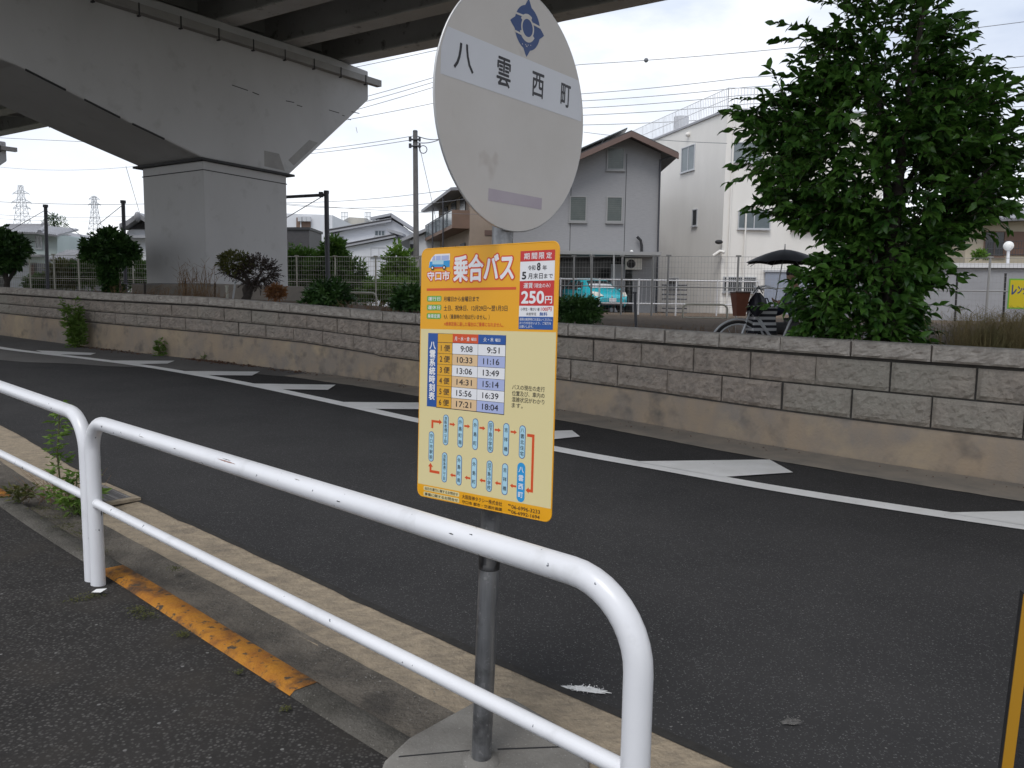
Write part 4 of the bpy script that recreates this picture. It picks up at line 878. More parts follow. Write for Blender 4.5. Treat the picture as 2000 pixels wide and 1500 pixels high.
# tan apartment with balconies
ba = thing('balcony_apartment', 'tan apartment block with brown balconies, half hidden behind the round sign', 'apartment', (-2.6, 46, 1.1))
ob = np.array([-2.62, 46.0]); BK = np.array([-.26, .966]); LF = np.array([-.966, -.26])
def bq(l, k, z): q = ob+LF*l+BK*k; return np.array([q[0], q[1], z])
b = MB(); b.prism([bq(0, 0, 1), bq(-5, 0, 1), bq(-5, 11, 1), bq(0, 11, 1)], (0, 0, 7.2)); b.build('wall', MT['tan_wall'], ba)
b = MB(); b.prism([bq(1.2, -.3, 7.85), bq(-5.2, -.3, 8.6), bq(-5.2, -.3, 8.78), bq(1.2, -.3, 8.03)], np.array([*(BK*11.8), 0])); b.build('roof', MT['tile'], ba)
for z0 in (5.75, 2.9):
    b = MB(); b.prism([bq(.002, 0, z0), bq(1.05, 0, z0), bq(1.05, 10.5, z0), bq(.002, 10.5, z0)], (0, 0, .2)); b.prism([bq(.002, 0, z0+.2), bq(1.05, 0, z0+.2), bq(1.05, .14, z0+.2), bq(.002, .14, z0+.2)], (0, 0, .85)); bal = b.build('balcony', MT['brown_panel'], ba)
    b = MB()
    for i in range(7): b.prism([bq(1.0, .25+i*1.48, z0+.22), bq(1.03, .25+i*1.48, z0+.22), bq(1.03, 1.6+i*1.48, z0+.22), bq(1.0, 1.6+i*1.48, z0+.22)], (0, 0, .8))
    b.build('glass_guard', MT['glass'], bal)
    b = MB(); bar3(b, bq(1.02, .1, z0+1.08), bq(1.02, 10.5, z0+1.08), .035)
    for i in range(8): bar3(b, bq(1.02, .2+1.48*i, z0+.2), bq(1.02, .2+1.48*i, z0+1.08), .025)
    b.build('handrail', MT['pole_dark'], bal)
    for k in (1.2, 4.2, 7.2): b = MB(); b.prism([bq(.003, k, z0+.22), bq(.05, k, z0+.22), bq(.05, k+1.6, z0+.22), bq(.003, k+1.6, z0+.22)], (0, 0, 1.9)); b.build('balcony_door', MT['glass_dark'], ba)
for k in (2.5, 6.5): b = MB(); bar3(b, bq(1.15, k, 1), bq(1.15, k, 7.9), .05); b.build('downpipe', MT['pole_dark'], ba)
b = MB(); b.prism([bq(-.9, -.04, 5.4), bq(-4.0, -.04, 5.4), bq(-4.0, 0, 5.4), bq(-.9, 0, 5.4)], (0, 0, .3)); b.build('ledge', MT['fascia'], ba)

# white house with stepped sloping roofs
oh = np.array([0, 62.0])
def hp(px, py, off=0, O=oh): s, z = onplane(px, py, O, DX); return P3(O, DX, s, z, off)
wh = thing('white_house', 'white house with three stepped sloping roof edges and a small upper window, beyond the fence', 'house', hp(720, 600))
b = MB(); b.prism([hp(646, 600), hp(646, 458), hp(764, 428), hp(812, 458), hp(812, 600)], (0, 9, 0)); b.build('wall', MT['white_wall'], wh)
b = MB(); b.prism([hp(672, 545, 1.2), hp(672, 487, 1.2), hp(778, 468, 1.2), hp(792, 473, 1.2), hp(792, 600, 1.2), hp(672, 600, 1.2)], (0, 1.19, 0)); b.build('lower_wall', MT['white_wall'], wh)
def rslab(b, p, q, th, yo, dep, mi=0): b.prism([p, q, q+[0, 0, th], p+[0, 0, th]], (0, dep, 0), mi)
b = MB(); rslab(b, hp(642, 456, .5), hp(766, 434, .5), .3, 0, 9.8); rslab(b, hp(766, 425, .5), hp(816, 457, .5), .3, 0, 9.8); rslab(b, hp(724, 430, .3), hp(764, 422, .3), .2, 0, 8); rslab(b, hp(670, 487, 1.5), hp(778, 466, 1.5), .28, 0, 2); rslab(b, hp(762, 455, 1.6), hp(792, 464, 1.6), .22, 0, 2); rf = b.build('roof', MT['grey_box'], wh)
b = MB(); rslab(b, hp(642, 452.5, .51), hp(766, 430.5, .51), .12, 0, 9.7); rslab(b, hp(670, 483.5, 1.51), hp(778, 462.5, 1.51), .12, 0, 1.9); b.build('roof_covering', MT['roof_dark'], rf)
window(wh, oh, DX, ((733, 451), (751, 460)), 'glass', 'alu', 2, fw=.06); 
for x in (730, 740, 749): window(wh, oh, DX, ((x, 431), (x+5, 436)), 'glass', 'alu', 0, fw=.05, off=.3)
oh2 = np.array([0, 60.8]); window(wh, oh2, DX, ((725, 484), (755, 500)), 'white_wall', 'alu', 1, fw=.06)
b = MB(); b.prism([hp(646, 505, .01), hp(646, 462, .01), hp(672, 462, .01), hp(672, 505, .01)], (0, -.04, 0)); b.build('grey_panel', MT['grey_box'], wh)
ow = np.array([0, 56.0])
w2 = thing('white_annex', 'plain white house wall with a sloping roof just left of the balcony apartment', 'house', hp(840, 600, 0, ow))
b = MB(); b.prism([hp(800, 600, 0, ow), hp(800, 470, 0, ow), hp(852, 446, 0, ow), hp(870, 446, 0, ow), hp(870, 600, 0, ow)], (0, 7, 0)); b.build('wall', MT['white_wall'], w2)
b = MB(); rslab(b, hp(778, 476, .4, ow), hp(853, 444, .4, ow), .22, 0, 7.6); b.build('roof', MT['grey_box'], w2)
window(w2, ow, DX, ((802, 478), (808, 496)), 'glass_dark', 'roof_dark', 0)
# far buildings
of = np.array([0, 85.0])
fb = thing('far_building', 'pale flat-roofed block with a dark recess of air conditioners, beside the pier', 'building', hp(600, 600, 0, of))
b = MB(); b.prism([hp(540, 600, 0, of), hp(540, 416, 0, of), hp(649, 420, 0, of), hp(649, 600, 0, of)], (0, 12, 0)); b.build('wall', MT['white_wall'], fb)
b = MB(); b.prism([hp(579, 451, .02, of), hp(607, 451, .02, of), hp(607, 425, .02, of), hp(579, 425, .02, of)], (0, -.05, 0)); rc = b.build('recess', MT['brown_panel'], fb)
for x in (584, 593, 601): b = MB(); b.obox(hp(x, 433, .5, of), (.42, 0, 0), (0, .3, 0), (0, 0, .5)); b.build('air_conditioner', MT['alu'], rc)
b = MB(); b.obox(hp(588, 451, .3, of), (.1, 0, 0), (0, .1, 0), (0, 0, 1.5)); b.build('recess_post', MT['white_wall'], rc)
ok_ = np.array([0, 78.0])
db = thing('dark_building', 'low black-clad building between the pier and the trees', 'building', hp(590, 600, 0, ok_))
b = MB(); b.prism([hp(540, 600, 0, ok_), hp(540, 448, 0, ok_), hp(604, 449, 0, ok_), hp(604, 600, 0, ok_)], (0, 5, 0)); b.build('wall', MT['roof_dark'], db)
b = MB(); b.obox(hp(540, 449, .15, ok_), hp(606, 449, .15, ok_)-hp(540, 449, .15, ok_), (0, 5.3, 0), (0, 0, .25)); b.build('roof', MT['dark'], db)
ost = np.array([0, 150.0])
sf = thing('sheeted_tower', 'hazy beige building wrapped in scaffold sheeting, far behind the white house', 'building', hp(697, 600, 0, ost))
b = MB(); b.prism([hp(664, 600, 0, ost), hp(668, 432, 0, ost), hp(682, 424, 0, ost), hp(716, 426, 0, ost), hp(724, 436, 0, ost), hp(728, 600, 0, ost)], (0, 14, 0)); b.build('wall', MT['beige_far'], sf)
for xa, xb in ((668, 680), (714, 725)):
    b = MB()
    for i in range(5):
        x = xa+(xb-xa)*i/4; bar3(b, hp(x, 470, .6, ost), hp(x, 414, .6, ost), .05)
    for y in (416, 424, 432, 440): bar3(b, hp(xa, y, .6, ost), hp(xb, y, .6, ost), .05)
    b.build('scaffold', MT['wire_far'], sf)

# tiled roofs: ribbed slabs
def tiled(b, a, c, d_, e, ribs, amp):
    # a-c eave (left,right), e-d ridge (left,right): ribs run from eave to ridge
    a, c, d_, e = [np.array(q, float) for q in (a, c, d_, e)]; n = np.cross(c-a, e-a); n = n/np.linalg.norm(n); n = n if n[2] > 0 else -n
    rows = []
    for j in range(9):
        t = j/8; l = a+(e-a)*t; r_ = c+(d_-c)*t; row = []
        for i in range(ribs*4+1):
            u = i/(ribs*4); row.append(l+(r_-l)*u+n*(amp*max(0, math.sin(2*math.pi*ribs*u))+(.03 if j % 2 else 0)))
        rows.append(row)
    b.grid(rows)
    b.prism([a, c, d_, e], -n*.12)
# left: pale green house with hipped tile roof
oa = np.array([0, 55.0])
ha = thing('tiled_house', 'pale green two-storey house with hipped grey tile roof at the far left', 'house', hp(50, 560, 0, oa))
A = lambda px, py, off=0: hp(px, py, off, oa)
b = MB(); b.prism([A(-60, 600), A(-60, 449), A(84, 453), A(84, 600)], (0, 10, 0)); b.prism([A(84.2, 600), A(84.2, 455), A(112, 459), A(112, 600)], (0, 6, 0)); b.build('wall', MT['greenish_wall'], ha)
b = MB(); tiled(b, A(-75, 452, .8), A(90, 456, .8), A(22, 430, -4), A(-40, 430, -4), 34, .05); tiled(b, A(88, 456, .8), A(124, 461, .8), A(60, 432, -6), A(22, 430, -4), 10, .05); rf = b.build('roof', MT['tile'], ha)
b = MB(); b.tube([A(-60, 429.5, -4), A(22, 429.5, -4), A(60, 443, -1.5), A(89, 454, .7)], .14, 8); b.sphere(A(21, 428, -4), .28, 8, 6); b.build('ridge', MT['tile'], rf)
for px in (((70, 462), (82, 484)), ((8, 462), (26, 478))): window(ha, oa, DX, px, 'glass', 'alu', 1)
b = MB(); b.obox(A(-60, 500, .5), A(90, 502, .5)-A(-60, 500, .5), (0, .5, 0), (0, 0, .15)); b.build('lower_eave', MT['tile'], ha)
og = np.array([0, 42.0])
ga = thing('garage', 'garage with white shutter and orange-brown post below the pale green house', 'garage', hp(40, 570, 0, og))
G = lambda px, py, off=0: hp(px, py, off, og)
b = MB(); b.prism([G(-40, 590), G(-40, 513), G(72, 513), G(72, 590)], (0, 4, 0)); b.build('wall', MT['pole_conc'], ga)
b = MB(); b.prism([G(18, 585, .02), G(18, 518, .02), G(58, 518, .02), G(58, 585, .02)], (0, -.05, 0)); b.build('shutter', MT['white_wall'], ga)
b = MB(); b.obox(G(64, 590, .1), (.18, 0, 0), (0, .15, 0), (0, 0, 2.0)); b.build('post', MT['fascia'], ga)
oc = np.array([0, 46.0])
gt = thing('tiled_gate', 'low building with a bold ribbed grey tile roof behind the left fence', 'outbuilding', hp(135, 560, 0, oc))
b = MB(); b.prism([hp(103, 590, 0, oc), hp(103, 510, 0, oc), hp(165, 510, 0, oc), hp(165, 590, 0, oc)], (0, 3, 0)); b.build('wall', MT['pole_conc'], gt)
b = MB(); tiled(b, hp(99, 509, .6, oc), hp(168, 507, .6, oc), hp(164, 486, -1.6, oc), hp(102, 487, -1.6, oc), 13, .09); b.build('roof', MT['tile'], gt)
od = np.array([0, 68.0])
hb = thing('gabled_house', 'small pale gabled house between the two pruned trees, farther back', 'house', hp(130, 560, 0, od))
b = MB(); b.prism([hp(108, 600, 0, od), hp(108, 476, 0, od), hp(128, 459, 0, od), hp(158, 474, 0, od), hp(158, 600, 0, od)], (0, 8, 0)); b.build('wall', MT['white_wall'], hb)
b = MB(); rslab(b, hp(104, 478, .4, od), hp(128, 458, .4, od), .22, 0, 9); rslab(b, hp(128, 458, .4, od), hp(163, 475, .4, od), .22, 0, 9); b.build('roof', MT['tile'], hb)
window(hb, od, DX, ((119, 464), (126, 468)), 'glass', 'alu', 0)
oe = np.array([0, 50.0])
hd = thing('temple_gable_house', 'traditional house with ornate tiled gable, partly hidden by the left side of the pier', 'house', hp(280, 560, 0, oe))
b = MB(); b.prism([hp(248, 600, 0, oe), hp(248, 452, 0, oe), hp(278, 440, 0, oe), hp(310, 452, 0, oe), hp(310, 600, 0, oe)], (0, 8, 0)); b.build('wall', MT['white_wall'], hd)
b = MB(); p_ = [hp(244, 449, .7, oe), hp(258, 443, .7, oe), hp(271, 434, .7, oe), hp(279, 427, .7, oe)]
for a_, c_ in zip(p_, p_[1:]): rslab(b, a_, c_, .32, 0, 8)
rslab(b, hp(279, 427, .7, oe), hp(312, 448, .7, oe), .32, 0, 8); rf = b.build('roof', MT['tile'], hd)
b = MB(); b.sphere(hp(279, 426, .7, oe), [.2, .2, .34], 10, 6); b.build('ridge_ornament', MT['tile'], rf)
b = MB(); b.prism([hp(252, 448, .02, oe), hp(278, 434, .02, oe), hp(306, 448, .02, oe)], (0, -.04, 0)); b.build('gable_panel', MT['roof_dark'], hd)
b = MB(); b.obox(hp(246, 466, .5, oe), hp(310, 466, .5, oe)-hp(246, 466, .5, oe), (0, .5, 0), (0, 0, .18)); b.build('eave_beam', MT['grey_box'], hd)
# right: cream house with tiled roof and brown shutters
orr = np.array([0, 42.0])
hr = thing('cream_house', 'cream house with grey tile roof and brown shutters, right of the big tree', 'house', hp(1960, 600, 0, orr))
b = MB(); b.prism([hp(1885, 616, 0, orr), hp(1885, 428, 0, orr), hp(2120, 424, 0, orr), hp(2120, 616, 0, orr)], (0, 8, 0)); b.build('wall', MT['cream_wall'], hr)
b = MB(); tiled(b, hp(1880, 433, .9, orr), hp(2130, 424, .9, orr), hp(2120, 385, -3, orr), hp(1945, 399, -3, orr), 34, .06); b.build('roof', MT['tile'], hr)
b = MB(); b.obox(hp(1880, 436, .85, orr), hp(2130, 427, .85, orr)-hp(1880, 436, .85, orr), (0, .8, 0), (0, 0, .1)); b.build('eave', MT['roof_dark'], hr)
window(hr, orr, DX, ((1925, 453), (1959, 500)), 'glass_dark', 'brown_panel', 1)
b = MB(); sa, za = onplane(1962, 452, orr, DX); sb, zb = onplane(2060, 500, orr, DX); b.obox(P3(orr, DX, sa, zb, .04), (sb-sa, 0, 0), (0, .04, 0), (0, 0, za-zb)); b.build('shutter', MT['shutter_brown'], hr)
b = MB(); rail_run(b, hp(1905, 502, .9, orr), hp(2080, 499, .9, orr), 0, .75, .14, .014); b.build('railing', MT['pole_dark'], hr)
# grey panel wall behind the right fence
gw = thing('grey_panel_wall', 'long low pale grey panelled shed with a white roof edge behind the right-hand fence', 'shed', at(1880, 600, 27))
b = MB(); q0, q1 = at(1700, 620, 27.6), at(2080, 624, 26.6); q0[2] = q1[2] = .9; dd = q1-q0; b.obox(q0, dd, np.array([.1, 2.6, 0]), (0, 0, 1.98)); b.build('wall', MT['grey_box'], gw)
b = MB(); b.obox(q0+[-.1, -.12, 2.0], dd+[.2, 0, 0], np.array([.1, 2.9, 0]), (0, 0, .16)); b.build('roof_edge', MT['fence_white'], gw)
for px in (1868, 1962):
    po = thing('dark_fence_post', 'thin dark post in front of the grey shed, '+('nearer the yellow sign' if px > 1900 else 'nearer the big tree'), 'post', at(px, 620, 25.5), 'dark posts before the grey shed')
    b = MB(); bar3(b, at(px-3, 630, 25.5), at(px+2, 535, 25.5), .035, 0, 8); b.tube([at(px+2, 535, 25.5), at(px+2.1, 534, 25.5)], .045, 8); b.build('shaft', MT['dark'], po)
# globe lamp
gl = thing('globe_lamp', 'white globe lamp on a slim post above the grey shed', 'lamp', at(1966, 520, 29.5))
b = MB(); bar3(b, at(1966, 560, 29.5), at(1969.5, 488, 29.5), .055, 0, 10); b.build('post', MT['fence_white'], gl)
b = MB(); b.sphere(at(1969.7, 480.5, 29.5), .18, 18, 12); b.build('globe', MT['globe'], gl)
b = MB(); b.tube([at(1969.3, 490, 29.5), at(1969.4, 488, 29.5)], .09, 10); b.build('collar', MT['alu'], gl)

# ------------------------------------------------------------------ fences
def mesh_fence(name, label, posts, zb, zt, m, wire=.1, wr=.006, rails=(0, 1)):
    # posts: list of (x, y); zb / zt functions of x
    f_ = thing(name, label, 'fence', (*posts[len(posts)//2], zb(posts[len(posts)//2][0])), 'tall wire mesh fences')
    for (x, y) in posts:
        b = MB(); b.tube([(x, y, zb(x)-.2), (x, y, zt(x)+.03)], .035, 8); b.box((x, y, zt(x)+.03), (.16, .06, .04)); b.build('post', m, f_)
    for (xa, ya), (xb, yb) in zip(posts, posts[1:]):
        b = MB(); p = np.array([xa, ya, 0]); q = np.array([xb, yb, 0]); L = np.linalg.norm(q-p); n = int(L/wire)
        Z = lambda t, fr: (zb(xa)*(1-t)+zb(xb)*t)*(1-fr)+(zt(xa)*(1-t)+zt(xb)*t)*fr
        for i in range(1, n):
            t = i/n; c = p+(q-p)*t; b.tube([c+[0, 0, Z(t, .02)], c+[0, 0, Z(t, 1)]], wr, 3, caps=False)
        for k in range(12): fr = k/11; b.tube([p+[0, 0, Z(0, fr)], q+[0, 0, Z(1, fr)]], wr*(1.0 if k not in (0, 11) else 2.2), 3, caps=False)
        b.tube([p+[0, 0, Z(0, .5)], q+[0, 0, Z(1, .5)]], .02, 5, caps=False)
        b.build('mesh_panel', m, f_)
    return f_
def fence_y(px): return float(np.interp(px, [-200, 100, 700, 1300, 1930, 2300], [35, 33, 30, 25, 23.2, 22]))
def fpost(px): Y = fence_y(px); q = at(px, 560, Y); return (q[0], q[1])
ztop = lambda x: float(np.interp(x, [-25, -20, -6, 5, 14.4], [3.22, 3.2, 3.14, 3.02, 2.99])); zbot = lambda x: ztop(x)-1.95
mesh_fence('mesh_fence', 'cream wire mesh fence left of the pier, before the tiled houses', [fpost(x) for x in (-35, 12, 60, 107, 155, 208, 261, 310)], zbot, ztop, MT['fence_cream'])
mesh_fence('mesh_fence', 'cream wire mesh fence between the pier and the timetable board', [fpost(x) for x in (545, 580, 655, 734, 821, 910, 1000)], zbot, ztop, MT['fence_cream'])
mesh_fence('mesh_fence', 'grey wire mesh fence right of the timetable board, in front of the car and buildings', [fpost(x) for x in (1000, 1120, 1155, 1214, 1274, 1304, 1440, 1590, 1755, 1930, 2110)], zbot, ztop, MT['fence_grey'], wr=.0036)
wf = thing('white_rail_fence', 'low white picket rail fence in front of the turquoise car', 'fence', at(1250, 600, 27.5))
za, zb = 2.33, 1.5; xs_ = [1060, 1094, 1170, 1247, 1320, 1400, 1480]
for x in xs_: b = MB(); p = at(x, 590, 27.5); b.tube([(p[0], p[1], 1.0), (p[0], p[1], za+.05)], .03, 8); b.build('post', MT['fence_white'], wf)
p, q = at(1060, 590, 27.5), at(1480, 592, 27.5); b = MB()
for z in (za, zb): b.tube([(p[0], p[1], z), (q[0], q[1], z)], .028, 6)
b.build('rail', MT['fence_white'], wf)
b = MB(); n = int((q[0]-p[0])/.15)
for i in range(n): x = p[0]+(q[0]-p[0])*i/n; b.tube([(x, p[1], zb), (x, p[1], za)], .0045, 4, caps=False)
b.build('pickets', MT['fence_white'], wf)
# low hoop barriers
for (pa, pb, ya, yb, Y, lab) in ((1333, 1420, 594, 624, 21.5, 'low grey hoop barrier on the bare soil left of the bicycle'), (660, 735, 571, 592, 24, 'low pale hoop barrier in front of the middle mesh fence')):
    lb = thing('hoop_barrier', lab, 'barrier', at(.5*(pa+pb), yb, Y), 'low hoop barriers')
    p, q = at(pa, yb, Y), at(pb, yb, Y); zt2 = at(pa, ya, Y)[2]; b = MB(); pt, qt = np.array([*p[:2], zt2]), np.array([*q[:2], zt2]); p[2] -= .25; q[2] -= .25
    b.tube([p]+arc_path(p, pt, qt, .15, 6)+arc_path(pt, qt, q, .15, 6)+[q], .03, 8); b.build('hoop', MT['fence_cream'], lb)
    b = MB(); m_ = (zt2-p[2])*.45+p[2]; b.tube([(p[0], p[1], m_), (q[0], q[1], m_)], .02, 6); b.build('crossbar', MT['fence_cream'], lb)

# ------------------------------------------------------------------ poles, pylons, wires
up = thing('utility_pole', 'tall grey concrete utility pole between the pier and the round sign', 'utility pole', at(814, 600, 33.5))
top = at(811, 257, 33.5); bot = at(814, 610, 33.5); bot[2] = .9
b = MB(); b.tube([bot, top], [.135, .10], 14); b.build('shaft', MT['pole_conc'], up)
b = MB(); b.tube([top+[0, 0, -.02], top+[0, 0, .05]], [.11, .09], 12); b.build('cap', MT['pole_dark'], up)
for dz in (.35, .62):
    b = MB(); c = top+[0, 0, -dz]; b.tube([c+[-.22, -.12, 0], c+[.25, -.12, 0]], .04, 8); b.tube([c+[-.2, -.12, -.08], c+[-.2, -.12, .1]], .06, 8); b.tube([c+[.2, -.12, -.08], c+[.2, -.12, .1]], .05, 8); b.build('insulator_arm', MT['pole_dark'], up)
b = MB(); b.tube([bot+[0, 0, 2.0], bot+[0, 0, 2.35]], .16, 12); b.build('band', MT['pipe_grey'], up)
b = MB(); c = top+[.35, -.1, -.75]; b.tube([c+[.16*math.cos(t), 0, .16*math.sin(t)] for t in np.linspace(0, 2*math.pi, 14)], .02, 5); b.build('cable_coil', MT['wire'], up)
for k, (xt, yt, xb, yb, Y, lab) in enumerate(((89, 405, 94, 572, 27, 'dark slim net pole between the two pruned trees'), (240.5, 397, 247, 585, 25, 'dark slim net pole beside the left face of the pier'), (637.5, 378, 641, 600, 25, 'dark net pole with a horizontal arm just right of the pier'))):
    npole = thing('net_pole', lab, 'pole', at(xb, yb, Y), 'dark net poles behind the wall')
    q0, q1 = at(xb, yb+25, Y), at(xt, yt, Y)
    b = MB(); b.tube([q0, q1], .058 if k < 2 else .075, 10); b.build('shaft', MT['pole_dark'], npole)
    b = MB(); b.tube([q1, q1+[0, 0, .09]], .085, 10); b.build('cap', MT['pole_dark'], npole)
    if k == 2:
        b = MB(); b.tube([at(480, 389, 25.6), at(628, 381, 25), q1+[0, 0, -.03]], .05, 8); b.box(at(627, 380, 25), (.12, .12, .16)); b.build('arm', MT['pole_dark'], npole)
        b = MB(); b.tube([at(560, 425, 25.3), at(631, 383, 25)], .014, 5); b.build('stay_wire', MT['wire'], npole)
def pylon(px, ytop, ybase, Y, wtop, wbase, arms, lab):
    p = thing('pylon', lab, 'pylon', at(px, ybase, Y), 'lattice pylons on the skyline')
    c = at(px, ybase, Y); ht = at(px, ytop, Y)[2]; b = MB(); n = 9; r = Y*.00028
    z0 = c[2]-8
    def corner(t, i): w_ = (wbase*(1-t)**1.25+wtop*t)*.5; return np.array([c[0]+w_*(1 if i in (0, 1) else -1), c[1]+w_*(1 if i in (1, 2) else -1), z0+(ht-z0)*t])
    for i in range(4): b.tube([corner(t, i) for t in np.linspace(0, 1, 6)], r, 4)
    for k in range(n):
        t0, t1 = k/n, (k+1)/n
        for i in range(4):
            j = (i+1) % 4; b.tube([corner(t0, i), corner(t1, j)], r*.6, 3); b.tube([corner(t0, j), corner(t1, i)], r*.6, 3); b.tube([corner(t1, i), corner(t1, j)], r*.6, 3)
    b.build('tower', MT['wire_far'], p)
    for (yy, half) in arms:
        b = MB(); zc = at(px, yy, Y)[2]
        for sgn in (-1, 1):
            tip = np.array([c[0]+sgn*half, c[1], zc]); tt = (zc-z0)/(ht-z0)
            for i in ((0, 1) if sgn > 0 else (2, 3)):
                b.tube([corner(tt, i), tip], r*.8, 3); b.tube([corner(min(1, tt+.05), i), tip], r*.8, 3)
            b.tube([tip, tip-[0, 0, half*.22]], r*.9, 3)
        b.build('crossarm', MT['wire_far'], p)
pylon(44, 362, 437, 260, 1.0, 6.0, [(378, 2.7), (395, 3.2), (407, 2.9)], 'tall lattice pylon above the pale green house, the larger of two')
pylon(186, 383, 438, 300, 1.0, 5.2, [(389, 2.0), (400, 2.4)], 'small lattice pylon above the middle pruned tree')
WIRES = []
def wire(pts, sag, r, m, lab, n=18):
    A = [at(*p) for p in pts]; path = []
    for a, c in zip(A, A[1:]):
        for i in range(n): t = i/n; path.append(a+(c-a)*t-np.array([0, 0, sag*4*t*(1-t)]))
    path.append(A[-1]); b = MB(); b.tube(path, r, 5, caps=False); mid = path[0]
    o_ = b.build('power_line', m, loc=mid); tag(o_, lab, 'cable', 'overhead cables across the sky'); return o_
big = [[(560, 228, 62), (845, 152, 59.5), (1135, 126, 58), (1560, 92, 55), (2050, 36, 52)], [(560, 253, 62), (845, 202, 60), (1140, 183, 58), (1450, 152, 55), (2050, 105, 52)], [(560, 238, 62), (845, 161, 60), (1140, 197, 58), (1450, 171, 55), (2050, 126, 52)], [(560, 250, 62), (845, 171, 60), (1140, 211, 58), (1450, 186, 55), (2050, 150, 52)],
    [(811, 264, 33.5), (857, 272, 39), (1140, 225, 58), (1460, 203, 55), (2050, 176, 52)], [(811, 278, 33.5), (857, 273, 39), (1140, 244, 58), (1450, 229, 55), (2050, 205, 52)]]
nm_ = ['topmost overhead cable, with a small ball on it, right of the round sign', 'second overhead cable from the top, right of the round sign', 'third overhead cable from the top, right of the round sign', 'fourth overhead cable from the top, right of the round sign', 'fifth overhead cable right of the round sign, running to the utility pole top', 'lowest overhead cable right of the round sign, running to the utility pole']
for p, l_ in zip(big, nm_): wire(p, .08, .022, MT['wire'], l_)
b = MB(); b.sphere(at(1262, 117.6, 57.2), .16, 10, 8); b.tube([at(1258, 118, 57.2), at(1266, 117.2, 57.2)], .05, 6); tag(b.build('cable_ball', MT['wire'], loc=at(1262, 117.6, 57.2)), 'small dark ball fitting on the topmost overhead cable', 'cable fitting')
for (x0, y0, x1, y1, l_) in ((600, 150, 1130, 34, 'cable rising to the deck edge left of the round sign'),):
    wire([(x0, y0, 52), (x1, y1, 48)], .1, .018, MT['wire'], l_)
for (x0, y0, Y0, x1, y1, Y1, sg, l_) in ((400, 302, 60, 811, 265, 33.5, .3, 'upper pole cable running left from the utility pole'), (400, 308, 60, 811, 272, 33.5, .3, 'lower pole cable running left from the utility pole'), (560, 396, 50, 1000, 350, 42, .3, 'thin cable low in the sky right of the pier'), (560, 400, 50, 1000, 372, 42, .5, 'wavy thin cable under it, right of the pier'), (560, 398, 40, 1000, 420, 45, .1, 'cable crossing low over the white house'), (818, 280, 33.4, 852, 430, 36, 0, 'guy wire slanting down from the utility pole to the right'),
    (-20, 393, 50, 300, 398, 45, .1, 'upper cable passing the tops of the left net poles'), (-20, 418, 60, 300, 420, 55, .2, 'cable above the pale green house roof'), (-20, 426, 70, 300, 430, 60, .15, 'lowest cable above the left houses'), (-20, 236, 55, 330, 260, 50, .05, 'string of hangers cable at upper left under the deck'), (-20, 268, 55, 330, 283, 50, .03, 'second cable at upper left under the deck'), (-20, 324, 70, 300, 321, 60, .4, 'faint sagging cable left of the pier'), (246, 325, 50, 275, 424, 52, 0, 'thin slanting stay wire left of the pier'),
    (89, 410, 27, 20, 450, 27, 0, 'stay wire sloping left from the left net pole'), (89, 410, 27, 165, 465, 27, 0, 'stay wire sloping right from the left net pole'), (240, 400, 25, 190, 440, 25, 0, 'stay wire sloping left from the net pole by the pier'),
    (1140, 258, 50, 1420, 280, 41, .1, 'thin cable reaching the white building wall')):
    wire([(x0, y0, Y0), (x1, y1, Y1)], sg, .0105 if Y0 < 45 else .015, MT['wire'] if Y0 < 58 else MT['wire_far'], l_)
for x in (18, 38, 57, 77, 96, 116):
    b = MB(); q = at(x, 237+x*.07, 53); b.tube([q, q-[0, 0, .14]], .02, 4); b.sphere(q-[0, 0, .16], .035, 6, 4); tag(b.build('cable_hanger', MT['wire'], loc=q), 'small hanger on the upper left cable under the deck', 'cable fitting', 'hangers on the upper left cable')

# yellow sign on the right fence
ys_ = thing('yellow_sign', 'yellow sign with green border and brush lettering on the right fence', 'sign', at(1990, 600, 23.0))
q0 = at(1967, 603, 23.0); q1 = at(2060, 603, 22.8); ht = at(1967, 544, 23.0)[2]-q0[2]
class Pl: pass
SF = Fr(q0, math.atan2(q1[1]-q0[1], q1[0]-q0[0]), 0, 0); SW = float(np.linalg.norm((q1-q0)[:2]))
b = MB(); b.prism([SF.p(0, 0, -.02), SF.p(SW, 0, -.02), SF.p(SW, ht, -.02), SF.p(0, ht, -.02)], SF.n*.02); sb_ = b.build('panel', MT['sign_green'], ys_)
b = MB(); fpoly(b, SF, [(.035, .04), (SW-.035, .04), (SW-.035, ht-.045), (.035, ht-.045)], .002); b.build('yellow_field', MT['sign_yellow'], sb_)
b = MB(); text(b, SF, 'レ', .08, ht*.46, .22, ht*.80, .004, bold=.03); text(b, SF, 'ン', .24, ht*.50, .37, ht*.76, .004, bold=.03); text(b, SF, 'タ', .38, ht*.48, .52, ht*.82, .004, bold=.03); b.build('lettering', MT['p_navy'], sb_)
b = MB()
for (x, y) in ((.46, .40), (.50, .34), (.55, .42), (.52, .22), (.56, .12)): fpoly(b, SF, [(x, ht*y), (x+.05, ht*(y+.02)), (x+.06, ht*(y+.06)), (x+.01, ht*(y+.05))], .004)
b.build('red_strokes', MT['p_red'], sb_)
